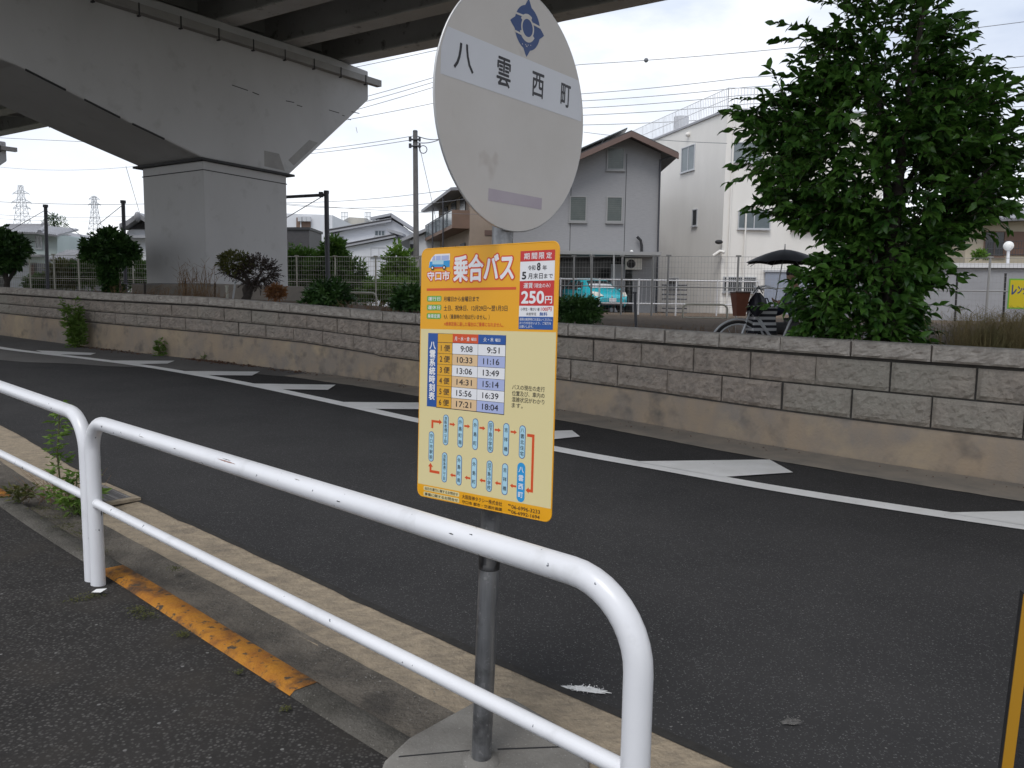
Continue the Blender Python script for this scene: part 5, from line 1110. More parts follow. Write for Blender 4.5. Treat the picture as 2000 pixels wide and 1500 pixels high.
# stakes
for (xt, yt, xb, yb, Y, r, m, lab) in ((1240, 574, 1243, 655, 11.6, .022, 'pole_dark', 'rusty dark stake with a knob standing in the bare soil behind the wall'), (461, 541, 454, 590, 16.6, .022, 'alu', 'thin grey support stick leaning beside the twisted shrub'), (443, 560, 444, 590, 16.4, .03, 'fence_cream', 'short pale stub post left of the twisted shrub')):
    st = thing('stake', lab, 'stake', at(xb, yb, Y), 'stakes behind the wall'); b = MB(); q0, q1 = at(xb, yb, Y), at(xt, yt, Y); b.tube([q0, q1], r, 8); b.build('shaft', MT[m], st); b = MB(); b.tube([q1, q1+[0, 0, .03]], r*1.35, 8); b.build('top', MT[m], st)
rf_ = thing('rope_fence', 'low rusty stake and wire fence in front of the pier plinth', 'fence', at(330, 575, 17.0))
tops = []
for x, y in ((235, 548), (283, 550), (362, 548), (420, 553)):
    b = MB(); q0, q1 = at(x, y+30, 17.0), at(x, y, 17.0); b.tube([q0, q1], .022, 6); b.build('stake', MT['bark'], rf_); tops.append(q1-[0, 0, .06])
b = MB(); b.tube(tops, .007, 4); b.build('wire', MT['wire'], rf_)

# ------------------------------------------------------------------ plants
def leaf_mesh(b, base, ax, nrm, L, wd=.36, droop=.25, fold=.10, simple=False, mi=0):
    # arrays: base (n,3), ax (n,3) unit, nrm (n,3) unit, L (n,)
    n = len(base); side = np.cross(ax, nrm); side /= np.linalg.norm(side, axis=1)[:, None]+1e-9; nn = np.cross(side, ax); L = L[:, None]
    mid = base+ax*L*.5+nn*L*.0; tip = base+ax*L-nn*L*droop
    l = base+ax*L*.45+side*L*wd*.5+nn*L*fold; r = base+ax*L*.45-side*L*wd*.5+nn*L*fold
    if simple: V = np.stack([base, r, tip, l], 1).reshape(-1, 3); k = 4; fs = [(0, 1, 2, 3)]
    else:
        l2 = base+ax*L*.75+side*L*wd*.34-nn*L*(droop*.35-fold*.8); r2 = base+ax*L*.75-side*L*wd*.34-nn*L*(droop*.35-fold*.8); m2 = base+ax*L*.76-nn*L*droop*.45
        V = np.stack([base, r, mid, l, r2, m2, l2, tip], 1).reshape(-1, 3); k = 8; fs = [(0, 1, 2), (0, 2, 3), (1, 4, 5, 2), (2, 5, 6, 3), (4, 7, 5), (5, 7, 6)]
    o = len(b.v); b.v += V.tolist()
    for i in range(n):
        for f in fs: b.f.append([o+k*i+q for q in f]); b.m.append(mi); b.s.append(not simple)
def unit(v): return v/(np.linalg.norm(v, axis=-1, keepdims=True)+1e-9)
def sprays(b, P, Dv, length, nl, L, tw=None, droop=.25, mis=(0,), wd=.4, simple=False, up=.6):
    # leafy shoots: P start, Dv direction
    n = len(P)
    for k in range(nl):
        t = (k+.6)/nl
        pos = P+Dv*(length*t)[:, None]-np.array([0, 0, 1])*(length*.22*t*t)[:, None]
        sd = unit(np.cross(Dv, np.array([0, 0, 1.]))+NR.normal(0, .25, (n, 3))); sgn = 1 if k % 2 else -1
        ax = unit(Dv*(.55+.5*t)+sd*sgn*(.95-.6*t)+NR.normal(0, .22, (n, 3))-np.array([0, 0, .22])) if k < nl-1 else unit(Dv+NR.normal(0, .15, (n, 3)))
        nr = unit(np.array([0, 0, up])+NR.normal(0, .38, (n, 3)))
        leaf_mesh(b, pos, ax, nr, L*NR.uniform(.7, 1.15, n), wd, droop, .07, simple, mis[k % len(mis)])
    if tw is not None:
        for i in range(n): tw.tube([P[i], P[i]+Dv[i]*length[i]*.5-[0, 0, length[i]*.055], P[i]+Dv[i]*length[i]-[0, 0, length[i]*.22]], [.006, .004, .002], 3, caps=False)
# the big camellia
YC = 8.5; MP = YC/F
tree = thing('camellia_tree', 'tall dense dark green broadleaf tree behind the wall on the right', 'tree', at(1740, 660, YC)*[1, 1, 0]+[0, 0, .9])
TAB = [(-40, 1640, 1800), (0, 1600, 1850), (40, 1575, 1870), (100, 1565, 1895), (150, 1555, 1905), (190, 1500, 1955), (225, 1440, 2000), (260, 1420, 2020), (350, 1430, 2020), (390, 1480, 2000), (425, 1560, 1960), (470, 1620, 1900), (505, 1590, 1890), (550, 1530, 1840), (600, 1515, 1805), (640, 1530, 1830), (665, 1550, 1840)]
ty = np.array([t[0] for t in TAB]); tl = np.array([t[1] for t in TAB]); tr_ = np.array([t[2] for t in TAB])
cand = []
while len(cand) < 1750:
    y = NR.uniform(-20, 662); l_, r_ = np.interp(y, ty, tl), np.interp(y, ty, tr_)
    if NR.uniform() > ((r_-l_)/540)*(.25 if y < 50 else .5 if y < 130 else 1): continue
    hw_ = (r_-l_)/2-(8 if y < 430 else 24); c = (l_+r_)/2; a = NR.uniform(0, 2*math.pi); a += .35*math.sin(-2*a); rad = NR.uniform(.10, 1)**.5*NR.uniform(.72, 1.06)
    x = c+hw_*rad*math.cos(a); dpt = hw_*MP*.78*rad*math.sin(a)
    cand.append((x, y, dpt, a, rad))
P = []; Dv = []
for x, y, dpt, a, rad in cand:
    q = at(x, y, YC); q = q+np.array([0, dpt, .10*math.sin(3*a+y*.02)]); P.append(q)
    Dv.append([math.cos(a)*(.4+.6*rad), math.sin(a)*(.4+.6*rad), NR.uniform(-.25, .75) if y > 150 else NR.uniform(.1, 1.2)])
P = np.array(P); Dv = unit(np.array(Dv)+NR.normal(0, .25, (len(P), 3))); ln = NR.uniform(.20, .42, len(P))
cb = MB(); tw = MB(); sprays(cb, P-Dv*ln[:, None]*.6, Dv, ln, 10, .135, tw, .34, (0,), .48)
# a few clear shoots breaking the outline
SH = [(1520, 300, -1, .05), (1930, 300, 1, .1), (1600, 60, -.5, .9), (1790, 30, .1, 1), (1560, 30, -.9, .35), (1545, 75, -.9, .1), (1560, 118, -1, -.05), (1500, 165, -.4, .9), (1640, 5, -.2, 1), (1740, 0, .2, 1), (1840, 30, .5, 1), (1870, 70, .8, .6), (1465, 235, -1, .1), (1470, 330, -1, -.25), (1500, 375, -.9, -.4), (1960, 190, .9, .6), (1985, 240, 1, .2), (1975, 330, .9, -.2), (1950, 420, .8, -.5), (1890, 440, .9, -.3), (1900, 150, 1, .1), (1880, 530, .9, .2), (1860, 590, .9, .1), (1490, 590, -1, .1), (1840, 545, 1, -.3), (1700, 20, 0, 1), (1445, 345, -1, -.2), (1480, 205, -.8, .5)]
P2_ = np.array([at(x, y, YC)+np.array([0, NR.uniform(-.3, .3), 0]) for x, y, _, _ in SH]); D2 = unit(np.array([[dx, NR.uniform(-.3, .1), dz] for _, _, dx, dz in SH])); l2 = NR.uniform(.35, .5, len(SH))
sprays(cb, P2_-D2*l2[:, None]*.55, D2, l2, 12, .135, tw, .34, (0,), .46)
cb.build('crown', MT['leaf_cam'], tree); tw.build('twigs', MT['twig'], tree)
b = MB(); base_ = at(1735, 655, YC); base_[2] = .8
for i, (ex_, ey_, rr_) in enumerate(((1700, 120, .06), (1760, 40, .07), (1640, 260, .045), (1850, 240, .05), (1720, 330, .05), (1900, 330, .035), (1560, 330, .035), (1800, 420, .04), (1620, 560, .03))):
    e_ = at(ex_, ey_, YC)+[0, R.uniform(-.5, .5), 0]; m1 = base_+[R.uniform(-.1, .1), R.uniform(-.1, .1), .9]; m2_ = (m1+e_)/2+[R.uniform(-.15, .15), R.uniform(-.1, .1), .15]
    b.tube([base_+[R.uniform(-.06, .06), R.uniform(-.06, .06), 0], m1, m2_, e_], [rr_*1.3, rr_, rr_*.7, rr_*.25], 7)
b.build('trunk', MT['bark'], tree)

def bush(name, label, cat, px, py, rx, ry, Y, n, leaf, L, m, group=None, trunk=None, parts='foliage', seed=0, dens=1, spray=.22, simple=True, nl=6, wd=.45, ball=None, updir=.35):
    # px,py centre and radii in photo units give the real size at distance Y
    s = Y/F; c = at(px, py, Y); o = thing(name, label, cat, [c[0], c[1], c[2]-ry*s], group)
    b = MB(); balls = ball or [(0, 0, 1, 1)]; per = int(n/len(balls))
    for (bx, by, kx, ky) in balls:
        u = unit(NR.normal(0, 1, (per, 3))); rad = NR.uniform(.2, 1, per)**.45
        q = c+np.array([bx*rx*s, 0, -by*ry*s]); A = np.array([rx*kx*s, rx*kx*s*.8, ry*ky*s])
        bump = 1+.22*np.sin(u[:, 0]*5+seed+bx*3)*np.cos(u[:, 2]*4+seed*2)+NR.normal(0, .07, per)
        P = q+u*A*(rad*bump)[:, None]*.86; d = unit(u+np.array([0, 0, updir])+NR.normal(0, .35, (per, 3))); ln = np.full(per, spray)*NR.uniform(.6, 1.3, per)
        sprays(b, P-d*ln[:, None]*.4, d, ln, nl, L, None, .2, (0,), wd, simple)
    b.build(parts, MT[m], o)
    if trunk:
        b = MB()
        for path, rr in trunk: b.tube([at(x, y, Y+dy) for x, y, dy in path], rr, 7)
        b.build('trunk', MT['bark'], o)
    return o
TR = 'pruned trees behind the wall at left'
bush('pruned_tree', 'dark round pruned tree cut off by the left edge of the photo', 'tree', 2, 490, 52, 44, 19.5, 1000, 1, .12, 'leaf_dark', TR, [([(12, 580, 0), (14, 550, 0), (4, 520, 0), (-10, 490, 0)], [.08, .07, .05, .03]), ([(14, 552, 0), (34, 520, .1), (40, 500, .1)], [.05, .035, .02])], 'crown', 1, wd=.6, spray=.16)
bush('pruned_tree', 'dark round pruned tree with leafy trunk, left of the pier', 'tree', 213, 482, 60, 44, 20, 1500, 1, .12, 'leaf_dark', TR, [([(212, 590, 0), (210, 540, 0), (208, 500, 0), (215, 470, 0)], [.09, .07, .06, .03]), ([(209, 515, 0), (180, 480, 0)], [.05, .02]), ([(209, 512, 0), (245, 478, .1)], [.05, .02])], 'crown', 3, ball=[(0, .05, .85, .75), (-.5, .15, .42, .5), (.5, .2, .45, .55), (0, -.35, .5, .45), (-.05, .85, .3, .35), (-.08, 1.25, .16, .3), (.08, 1.75, .22, .3)], wd=.6, spray=.16)
# twisted azalea
az = thing('twisted_shrub', 'twisted shrub, one clump olive green and one purple-brown, in front of the pier', 'shrub', at(485, 585, 16.2))
s = 16.2/F
for nm, m, (cx, cy, rx, ry), n, L, sp in (('green_clump', 'leaf_olive', (462, 513, 29, 16), 260, .075, .12), ('purple_clump', 'leaf_purple', (505, 533, 36, 28), 420, .05, .16), ('side_clump', 'leaf_purple', (450, 530, 16, 8), 50, .05, .12)):
    c = at(cx, cy, 16.2); u = unit(NR.normal(0, 1, (n, 3))); rad = NR.uniform(.25, 1, n)**.5; P = c+u*np.array([rx*s, rx*s*.8, ry*s])*rad[:, None]; d = unit(u+NR.normal(0, .4, (n, 3))+[0, 0, .3]); b = MB(); tww = MB()
    sprays(b, P, d, np.full(n, sp), 6, L, tww if nm != 'green_clump' else None, .1, (0,), .5, True)
    if nm != 'green_clump': b.add(tww.v, tww.f, 1)
    b.build(nm, [MT[m], MT['twig']], az)
b = MB()
for pth, rr in (([(478, 590), (486, 575), (490, 562), (500, 548), (512, 530)], [.10, .075, .06, .04, .015]), ([(484, 585), (478, 565), (486, 552), (478, 535), (468, 522), (455, 515)], [.08, .055, .05, .04, .03, .012]), ([(486, 556), (470, 546), (450, 538), (440, 530)], [.04, .03, .02, .01]), ([(492, 556), (520, 545), (530, 530)], [.04, .025, .01]), ([(480, 532), (498, 520)], [.03, .01])):
    b.tube([at(x, y, 16.2+R.uniform(-.05, .05)) for x, y in pth], rr, 7)
b.build('trunk', MT['bark'], az)
bush('dead_shrub', 'small rust-brown dried shrub in front of the pier plinth', 'shrub', 540, 570, 18, 14, 15.5, 170, 1, .07, 'leaf_rust', None, None, 'foliage', 2, spray=.12, wd=.35)
SB = 'low shrubs on the wall bank'
def fern_bush(name, label, px, py, rx, ry, Y, n, m='leaf_dark', L=.16, seed=0):
    s = Y/F; c = at(px, py+ry, Y); o = thing(name, label, 'shrub', c, SB); b = MB()
    a = NR.uniform(0, 2*math.pi, n); el = NR.uniform(.15, 1.35, n); d = np.stack([np.cos(a)*np.cos(el), np.sin(a)*np.cos(el)*.8, np.sin(el)], 1)
    ln = np.array([1/math.sqrt((q[0]/(rx*s))**2+(q[1]/(rx*s))**2+(q[2]/(2*ry*s))**2) for q in d])*NR.uniform(.55, 1.05, n)
    sprays(b, c+d*ln[:, None]*.35, d, ln*.7, 9, L, None, .3, (0,), .30, True, up=.5); b.build('foliage', MT[m], o)
    b = MB()
    for i in range(0, n, 4): b.tube([c-[0, 0, .1], c+d[i]*ln[i]*.5], [.012, .006], 4)
    b.build('stems', MT['twig'], o); return o
fern_bush('fern_shrub', 'dark green feathery shrub at the foot of the dark pole with an arm', 642, 570, 50, 24, 14.8, 330)
fern_bush('fern_shrub', 'dark grassy shrub next to the left edge of the timetable board', 800, 580, 34, 22, 13.0, 200)
bush('clipped_shrub', 'dark low shrub right of the timetable board, in front of the car', 'shrub', 1130, 605, 46, 24, 11.8, 800, 1, .06, 'leaf_dark', SB, None, 'foliage', 5, spray=.16, nl=7)
BF = 'green trees just beyond the middle fence'
bush('green_tree', 'bright green tree rising behind the armed dark pole', 'tree', 650, 515, 52, 46, 32, 1100, 1, .20, 'leaf_mid', BF, [([(650, 590, 0), (650, 520, 0)], [.1, .05])], 'crown', 2, spray=.4, ball=[(0, 0, .8, .8), (-.4, .2, .6, .7), (.5, .35, .8, .7), (.05, -.6, .4, .5)])
bush('green_tree', 'bright green bushy tree directly right of the pier', 'tree', 590, 520, 34, 40, 33, 520, 1, .20, 'leaf_mid', BF, [([(585, 590, 0), (585, 520, 0)], [.1, .05])], 'crown', 4, spray=.4)
bush('green_tree', 'bright green conical tree left of the utility pole', 'tree', 778, 525, 36, 50, 32, 900, 1, .20, 'leaf_bright', BF, [([(780, 600, 0), (778, 520, 0)], [.1, .05])], 'crown', 6, spray=.4, ball=[(0, -.1, .75, .9), (-.3, .4, .6, .6), (.45, .35, .7, .65)])
bush('hedge_bush', 'low green bush behind the middle fence, below the white house', 'bush', 700, 565, 56, 26, 34, 480, 1, .18, 'leaf_mid', 'bushes behind the fences', None, 'foliage', 8, spray=.35)
bush('hedge_bush', 'broad light green bush low behind the middle fence', 'bush', 770, 566, 64, 24, 31, 520, 1, .18, 'leaf_bright', 'bushes behind the fences', None, 'foliage', 7, spray=.35)
for k, (px, py, rx, ry, m, lab) in enumerate(((128, 535, 26, 24, 'leaf_olive', 'yellow-green bush behind the left fence, left of the leafy trunk'), (175, 530, 26, 26, 'leaf_mid', 'green bush behind the left fence, just left of the leafy trunk'), (258, 528, 24, 26, 'leaf_mid', 'green bush behind the left fence, against the left face of the pier'), (80, 552, 24, 10, 'leaf_mid', 'low green bush behind the left fence by the garage shutter'))):
    bush('hedge_bush', lab, 'bush', px, py, rx*1.3, ry*1.1, 36.5, 420, 1, .2, m, 'bushes behind the fences', None, 'foliage', k, spray=.4)
bush('round_topiary', 'small yellow-green clipped bush above the grey shed roof', 'bush', 1914, 497, 15, 8, 31, 90, 1, .12, 'leaf_bright', 'bushes behind the fences', None, 'foliage', 3, spray=.2)
# layered pine far left
pn = thing('pine_tree', 'distant layered pine behind the left roofs', 'tree', at(105, 470, 75)); b = MB()
for (x, y, rx, ry) in ((112, 430, 9, 3), (100, 436, 9, 3), (115, 443, 10, 3), (96, 449, 8, 2.5), (110, 452, 11, 3), (104, 425, 5, 2)):
    c = at(x, y, 75); u = unit(NR.normal(0, 1, (60, 3))); P = c+u*np.array([rx, rx, ry])*75/F; sprays(b, P, unit(u+[0, 0, .5]), np.full(60, .35), 4, .22, None, .1, (0,), .3, True)
b.build('crown', MT['leaf_dark'], pn); b = MB(); b.tube([at(104, 480, 75), at(107, 450, 75), at(104, 424, 75)], [.16, .12, .05], 6)
for q in ((112, 431), (96, 449), (115, 444)): b.tube([at(106, q[1]+6, 75), at(*q, 75)], [.07, .03], 5)
b.build('trunk', MT['bark'], pn)

# weeds and grasses
def weed(label, px, py, ht, wd_, Y, n, L, m='leaf_weed', nst=5, name='weed', base=None):
    s = Y/F; c = at(px, py, Y) if base is None else np.array(base, float); o = thing(name, label, 'weed', c); b = MB(); st = MB()
    for k in range(nst):
        tip = c+np.array([R.uniform(-1, 1)*wd_*s, R.uniform(-.6, .6)*wd_*s, ht*s*R.uniform(.55, 1)]) if k else c+np.array([.02, 0, ht*s])
        mid = (c+tip)/2+[R.uniform(-.03, .03), 0, .02]; st.tube([c, mid, tip], [.007, .005, .002], 5)
        N = int(n/nst); t = NR.uniform(.08, 1, N); P = np.where((t < .5)[:, None], c+(mid-c)*(t*2)[:, None], mid+(tip-mid)*((t-.5)*2)[:, None])
        a = NR.uniform(0, 2*math.pi, N); d = unit(np.stack([np.cos(a), np.sin(a), NR.uniform(.0, .9, N)], 1)); sprays(b, P, d, np.full(N, L*1.5)*(1.25-t), 3, L, None, .2, (0,), .42, True)
    b.build('leaves', MT[m], o); st.build('stems', MT['stem'], o); return o
q = WL[nearest(WL, (-8.9, 16.2))[0]]
weed('tall leafy green weed growing at the foot of the wall on the left', 150, 681, 98, 36, 16.0, 520, .10, nst=12)
weed('small green weed at the foot of the wall, right of the tall one', 312, 700, 42, 13, 14.9, 90, .07, nst=4)
weed('tiny weed sprig at the foot of the wall near the leaf litter', 397, 702, 16, 9, 14.5, 14, .05, nst=3)
weed('tall prickly weed growing from the kerb through the guard rail', 108, 985, 220, 22, 5.05, 46, .06, 'leaf_weed', 1, base=(-2.98, 5.0, rise(-2.98, 5.0)))
weed('bushy weed clump at the kerb under the lower rail', 110, 985, 85, 55, 5.0, 90, .065, 'leaf_weed', 8, base=(-2.85, 4.92, rise(-2.85, 4.92)))
weed('low yellowish weed tuft on the walkway edge at left', 40, 985, 30, 40, 5.3, 40, .05, 'leaf_olive', 7, base=(-3.3, 5.05, rise(-3.3, 5.05)+.03))
def stalks(name, label, pts, m, n, hmin, hmax, spread, kind=None, lean=.25, r=.006, group=None, heads=False):
    b = MB(); c0 = np.array(pts[0], float)
    for i in range(n):
        p = np.array(pts[R.randrange(len(pts))], float)+[R.gauss(0, spread), R.gauss(0, spread), 0]; h = R.uniform(hmin, hmax); d = np.array([R.gauss(0, lean), R.gauss(0, lean), 1])*h
        b.tube([p, p+d*.5, p+d+[R.gauss(0, lean*.3)*h, 0, -.05*h]], [r, r*.8, r*.4], 3, caps=False)
        if heads:
            for k in range(3): t = R.uniform(.4, 1); q = p+d*t; b.tube([q, q+np.array([R.gauss(0, .5), R.gauss(0, .5), .5])*h*.2], [r*.6, r*.3], 3, caps=False)
    o = b.build(name, MT[m], loc=c0); tag(o, label, None if kind else 'grass', group, kind); return o
def onsoil(px, Y, z): q = at(px, 600, Y); return (q[0], q[1], z)
stalks('dry_grass', 'dry tan grass along the bank left of the pier plinth', [onsoil(x, 16.6+.1*(x % 3), 1.28) for x in range(215, 270, 6)]+[onsoil(x, 16.2, 1.26) for x in range(290, 420, 6)], 'straw', 260, .15, .5, .12, 'stuff', .35, .006, heads=True)
stalks('tall_reed_stalks', 'tall dry reed stalks rising in front of the pier face', [onsoil(x, 16.4, 1.3) for x in (362, 364, 368, 385, 395, 402, 408)], 'straw', 46, .45, 1.0, .08, None, .16, .007, heads=True)
stalks('dry_grass', 'dry grass in front of the middle fence', [onsoil(x, 13.6, 1.08) for x in range(690, 840, 6)], 'straw', 240, .12, .45, .18, 'stuff', .55, .006, heads=True)
stalks('dry_grass', 'dry brown grass on the soil right of the board', [onsoil(x, 11+ (x % 5)*.3, 1.0) for x in range(1150, 1440, 5)], 'straw', 150, .05, .22, .3, 'stuff', .5, .004, heads=True)
stalks('dry_grass', 'dense dry olive-brown grass right of the big tree', [onsoil(x, 7.9+(x % 7)*.12, .88) for x in range(1880, 2060, 4)], 'straw2', 1500, .2, .62, .14, 'stuff', .22, .0028, heads=True)
stalks('dry_grass', 'dry tuft at the kerb on the left', [(-3.25, 5.25, .1), (-3.1, 5.15, .1)], 'straw', 70, .05, .22, .08, 'stuff', .6, .002)
# ground-hugging green and leaf litter
def scatter(name, pts, m, n, L, spread, z, kind='stuff'):
    P = []; 
    for i in range(n):
        p = pts[R.randrange(len(pts))]; x, y = p[0]+R.gauss(0, spread), p[1]+R.gauss(0, spread*.8); P.append((x, y, (rise(x, y) if len(p) < 3 else p[2])+z+R.uniform(0, .015)))
    b = MB(); P = np.array(P); a = NR.uniform(0, 6.28, n); leaf_mesh(b, P, np.stack([np.cos(a), np.sin(a), NR.uniform(-.2, .4, n)], 1), unit(np.array([0, 0, 1.])+NR.normal(0, .4, (n, 3))), L*NR.uniform(.5, 1.2, n), .5, .2, .1, True)
    return tag(b.build(name, MT[m], loc=P[0]), kind=kind)
tag(scatter('paint_spill', [(.30, 2.83), (.25, 2.835), (.35, 2.82)], 'white_line', 60, .011, .016, .006), kind='structure'); tag(scatter('paint_spill', [(1.02, 2.62)], 'asphalt_old', 40, .009, .014, .006), kind='structure')
def foot(x): 
    i = int(np.argmin([abs(p[0]-x) for p in WL])); return WL[i][:2]-WN[i]*.16
scatter('leaf_litter', [foot(x) for x in np.linspace(-9.2, -7.2, 12)]+[foot(x) for x in np.linspace(-5.9, -5.1, 10)]*2+[foot(x) for x in np.linspace(-5, -3.0, 12)]+[foot(x) for x in np.linspace(-2.6, -1.6, 4)], 'litter', 620, .055, .10, .004)
scatter('leaf_litter', [foot(x)-np.array([0, .05]) for x in np.linspace(0, 4.5, 30)], 'litter', 70, .03, .12, .012)
scatter('leaf_litter', [(*onsoil(x, 10.5+.2*(x % 7), 0)[:2], 1.0) for x in range(1100, 1700, 12)], 'litter', 420, .06, .35, .02)
scatter('gravel', [(p[0]-n_[0]*.46, p[1]-n_[1]*.46) for p, n_ in zip(KL, KN) if -3.4 < p[0] < .3], 'pad', 420, .011, .06, .0)
def mosspatch(pts, n, sp): scatter('moss', [(q_[0]-.045, q_[1]-.05) for q_ in pts], 'moss', n, .011, sp*.8, .034)
mosspatch([(-1.66, 3.46), (-1.60, 3.40)], 260, .035); mosspatch([(-1.36, 3.22)], 130, .022); mosspatch([(-2.0, 3.55), (-1.95, 3.6)], 160, .03); mosspatch([(-.74, 2.64)], 60, .012); mosspatch([(-2.25, 4.2), (-2.3, 4.25)], 260, .04); mosspatch([(-2.5, 4.5), (-2.65, 4.62), (-2.8, 4.8), (-3, 4.95)], 700, .06); mosspatch([(-1.72, 3.98)], 90, .025); mosspatch([(-1.0, 2.9)], 50, .012)
for (x, y, lab) in ((-1.98, 3.58, 'scrap of white paper on the walkway by the double rail post'),):
    b = MB(); z = rise(x, y)+.048; b.add([(x-.03, y-.01, z), (x+.02, y-.02, z+.004), (x+.035, y+.012, z+.012), (x-.02, y+.018, z+.006)], [(0, 1, 2), (0, 2, 3)]); tag(b.build('paper_scrap', MT['white_line'], loc=(x, y, z)), lab, 'litter')

# ------------------------------------------------------------------ car
def carq(cx, cy, cz, yaw):
    f_ = np.array([math.cos(yaw), math.sin(yaw), 0]); s_ = np.array([-math.sin(yaw), math.cos(yaw), 0])
    return lambda x, y, z: np.array([cx, cy, cz])+f_*x+s_*y+np.array([0, 0, z])
cp = at(1190, 600, 36); cy_ = 36.6
Q0 = carq(cp[0]-.55, cy_+1.2, 1.06, math.radians(-72)); Q = lambda x, y, z: Q0(x*1.08, y*1.08, z*1.08)
car = thing('parked_car', 'turquoise hatchback parked nose-out under the carport of the grey house', 'car', Q(0, 0, 0))
ST = [  # x, z_low, z_belt, half width belt, z_top, half width top
 (1.95, .38, .60, .58, .62, .50), (1.86, .26, .72, .74, .76, .60), (1.60, .22, .80, .82, .86, .66), (1.15, .20, .88, .84, .96, .68), (.95, .20, .92, .845, 1.02, .68), (.35, .20, .95, .85, 1.38, .58), (.0, .20, .96, .85, 1.49, .57), (-.7, .20, .98, .85, 1.53, .57), (-1.3, .20, 1.0, .84, 1.47, .56), (-1.7, .22, 1.02, .82, 1.30, .56), (-1.9, .30, 1.0, .78, 1.06, .58), (-1.97, .40, .9, .70, .95, .55)]
rows = []
for x, zl, zb_, wb_, zt2, wt in ST:
    prof = [(-wb_*.86, zl), (-wb_*1.0, zl+.16), (-wb_*1.01, (zl+zb_)/2+.05), (-wb_*.985, zb_), (-wt*1.04, zt2-.05), (-wt*.92, zt2), (0, zt2+.025), (wt*.92, zt2), (wt*1.04, zt2-.05), (wb_*.985, zb_), (wb_*1.01, (zl+zb_)/2+.05), (wb_, zl+.16), (wb_*.86, zl)]
    rows.append([Q(x, -y, z) for y, z in prof])
b = MB(); b.grid(rows); b.add(rows[0], [tuple(range(13))]); b.add(rows[-1], [tuple(range(12, -1, -1))])
ob_ = b.build('body', MT['car'], car)
def onbody(x):     # interpolate top height and half width
    X_ = [s[0] for s in ST][::-1]; return [float(np.interp(x, X_, [s[k] for s in ST][::-1])) for k in range(1, 6)]
b = MB(); r_ = []
for x in (.90, .7, .5, .36): zl, zb_, wb_, zt2, wt = onbody(x); r_.append([Q(x, -y, zt2+.03-abs(y/wt)**3*.03) for y in np.linspace(-wt*.9, wt*.9, 7)])
b.grid(r_[::-1]); ws = b.build('windscreen', MT['glass_dark'], car)
b = MB(); r_ = []
for x in (.92, .78, .62): zl, zb_, wb_, zt2, wt = onbody(x); r_.append([Q(x+.01, -y, zt2+.045-abs(y/wt)**3*.03) for y in np.linspace(-wt*.85, wt*.85, 7)])
b.grid(r_[::-1]); b.build('sun_shade', MT['silver'], ws)
for sd in (-1, 1):
    for (xa, xb) in ((.55, -.35), (-.45, -1.35)):
        b = MB(); P_ = []
        for x, lo in ((xa, 1), (xb, 1), (xb+.02, 0), (xa-.30 if xa > 0 else xa, 0)):
            zl, zb_, wb_, zt2, wt = onbody(x); y = wb_*.985+.012 if lo else wt*1.04+.02; P_.append(Q(x, -sd*y, zb_+.04 if lo else zt2-.09))
        b.prism(P_, (Q(0, -sd*.01, 0)-Q(0, 0, 0))); b.build('side_window', MT['glass_dark'], car)
    b = MB(); b.sphere(Q(.62, -sd*.98, 1.0), [.10, .10, .07], 10, 6); b.build('mirror', MT['car'], car)
    b = MB(); b.prism([Q(1.90, -sd*.38, .66), Q(1.80, -sd*.74, .66), Q(1.45, -sd*.80, .86), Q(1.72, -sd*.52, .82)], Q(.05, -sd*.02, .05)-Q(0, 0, 0)); b.build('headlight', MT['lens'], car)
    for x in (1.22, -1.22):
        b = MB(); b.tube([Q(x, -sd*.66, .29), Q(x, -sd*.87, .29)], .29, 20); wh_ = b.build('wheel', MT['black_rubber'], car); b = MB(); b.tube([Q(x, -sd*.87, .29), Q(x, -sd*.885, .29)], .18, 14); b.build('rim', MT['alu'], wh_)
b = MB(); b.prism([Q(1.96, -.55, .33), Q(1.96, .55, .33), Q(1.95, .5, .46), Q(1.95, -.5, .46)], Q(.02, 0, 0)-Q(0, 0, 0)); b.build('grille', MT['dark'], car)
b = MB(); b.prism([Q(1.985, -.17, .47), Q(1.985, .17, .47), Q(1.985, .17, .63), Q(1.985, -.17, .63)], Q(.015, 0, 0)-Q(0, 0, 0)); b.build('number_plate', MT['white_wall'], car)
b = MB(); b.sphere(Q(1.93, 0, .69), [.05, .05, .035], 8, 5); b.build('badge', MT['alu'], car)

# ------------------------------------------------------------------ person with umbrella, bicycle, bag
def skin_body(name, joints, edges, radii, m, parent):
    me = bpy.data.meshes.new(name); off = ROOT[parent.name]; me.from_pydata([tuple(np.array(j, float)-off) for j in joints], edges, []); o = bpy.data.objects.new(name, me); COL.objects.link(o)
    sk = o.modifiers.new('skin', 'SKIN'); me.skin_vertices.new() if not me.skin_vertices else None
    for v, r in zip(me.skin_vertices[0].data, radii): v.radius = (r, r)
    me.skin_vertices[0].data[0].use_root = True
    sb2 = o.modifiers.new('sub', 'SUBSURF'); sb2.levels = 2; sb2.render_levels = 2; sk.use_smooth_shade = True
    dg = bpy.context.evaluated_depsgraph_get(); dg.update(); ev = bpy.data.meshes.new_from_object(o.evaluated_get(dg)); o.modifiers.clear(); o.data = ev; ev.materials.clear(); ev.materials.append(m)
    o.parent = parent; ROOT[o.name] = off; return o
YP = 10.4
pc = at(1556, 600, YP); gz = .70
pe = thing('person', 'person in a dark navy jacket sitting half hidden by the tree under a black umbrella', 'person', (pc[0], YP, gz))
def J(x, y, z): return (pc[0]+x, YP+y, gz+z)      # x to the right of the photo; the figure leans to the left
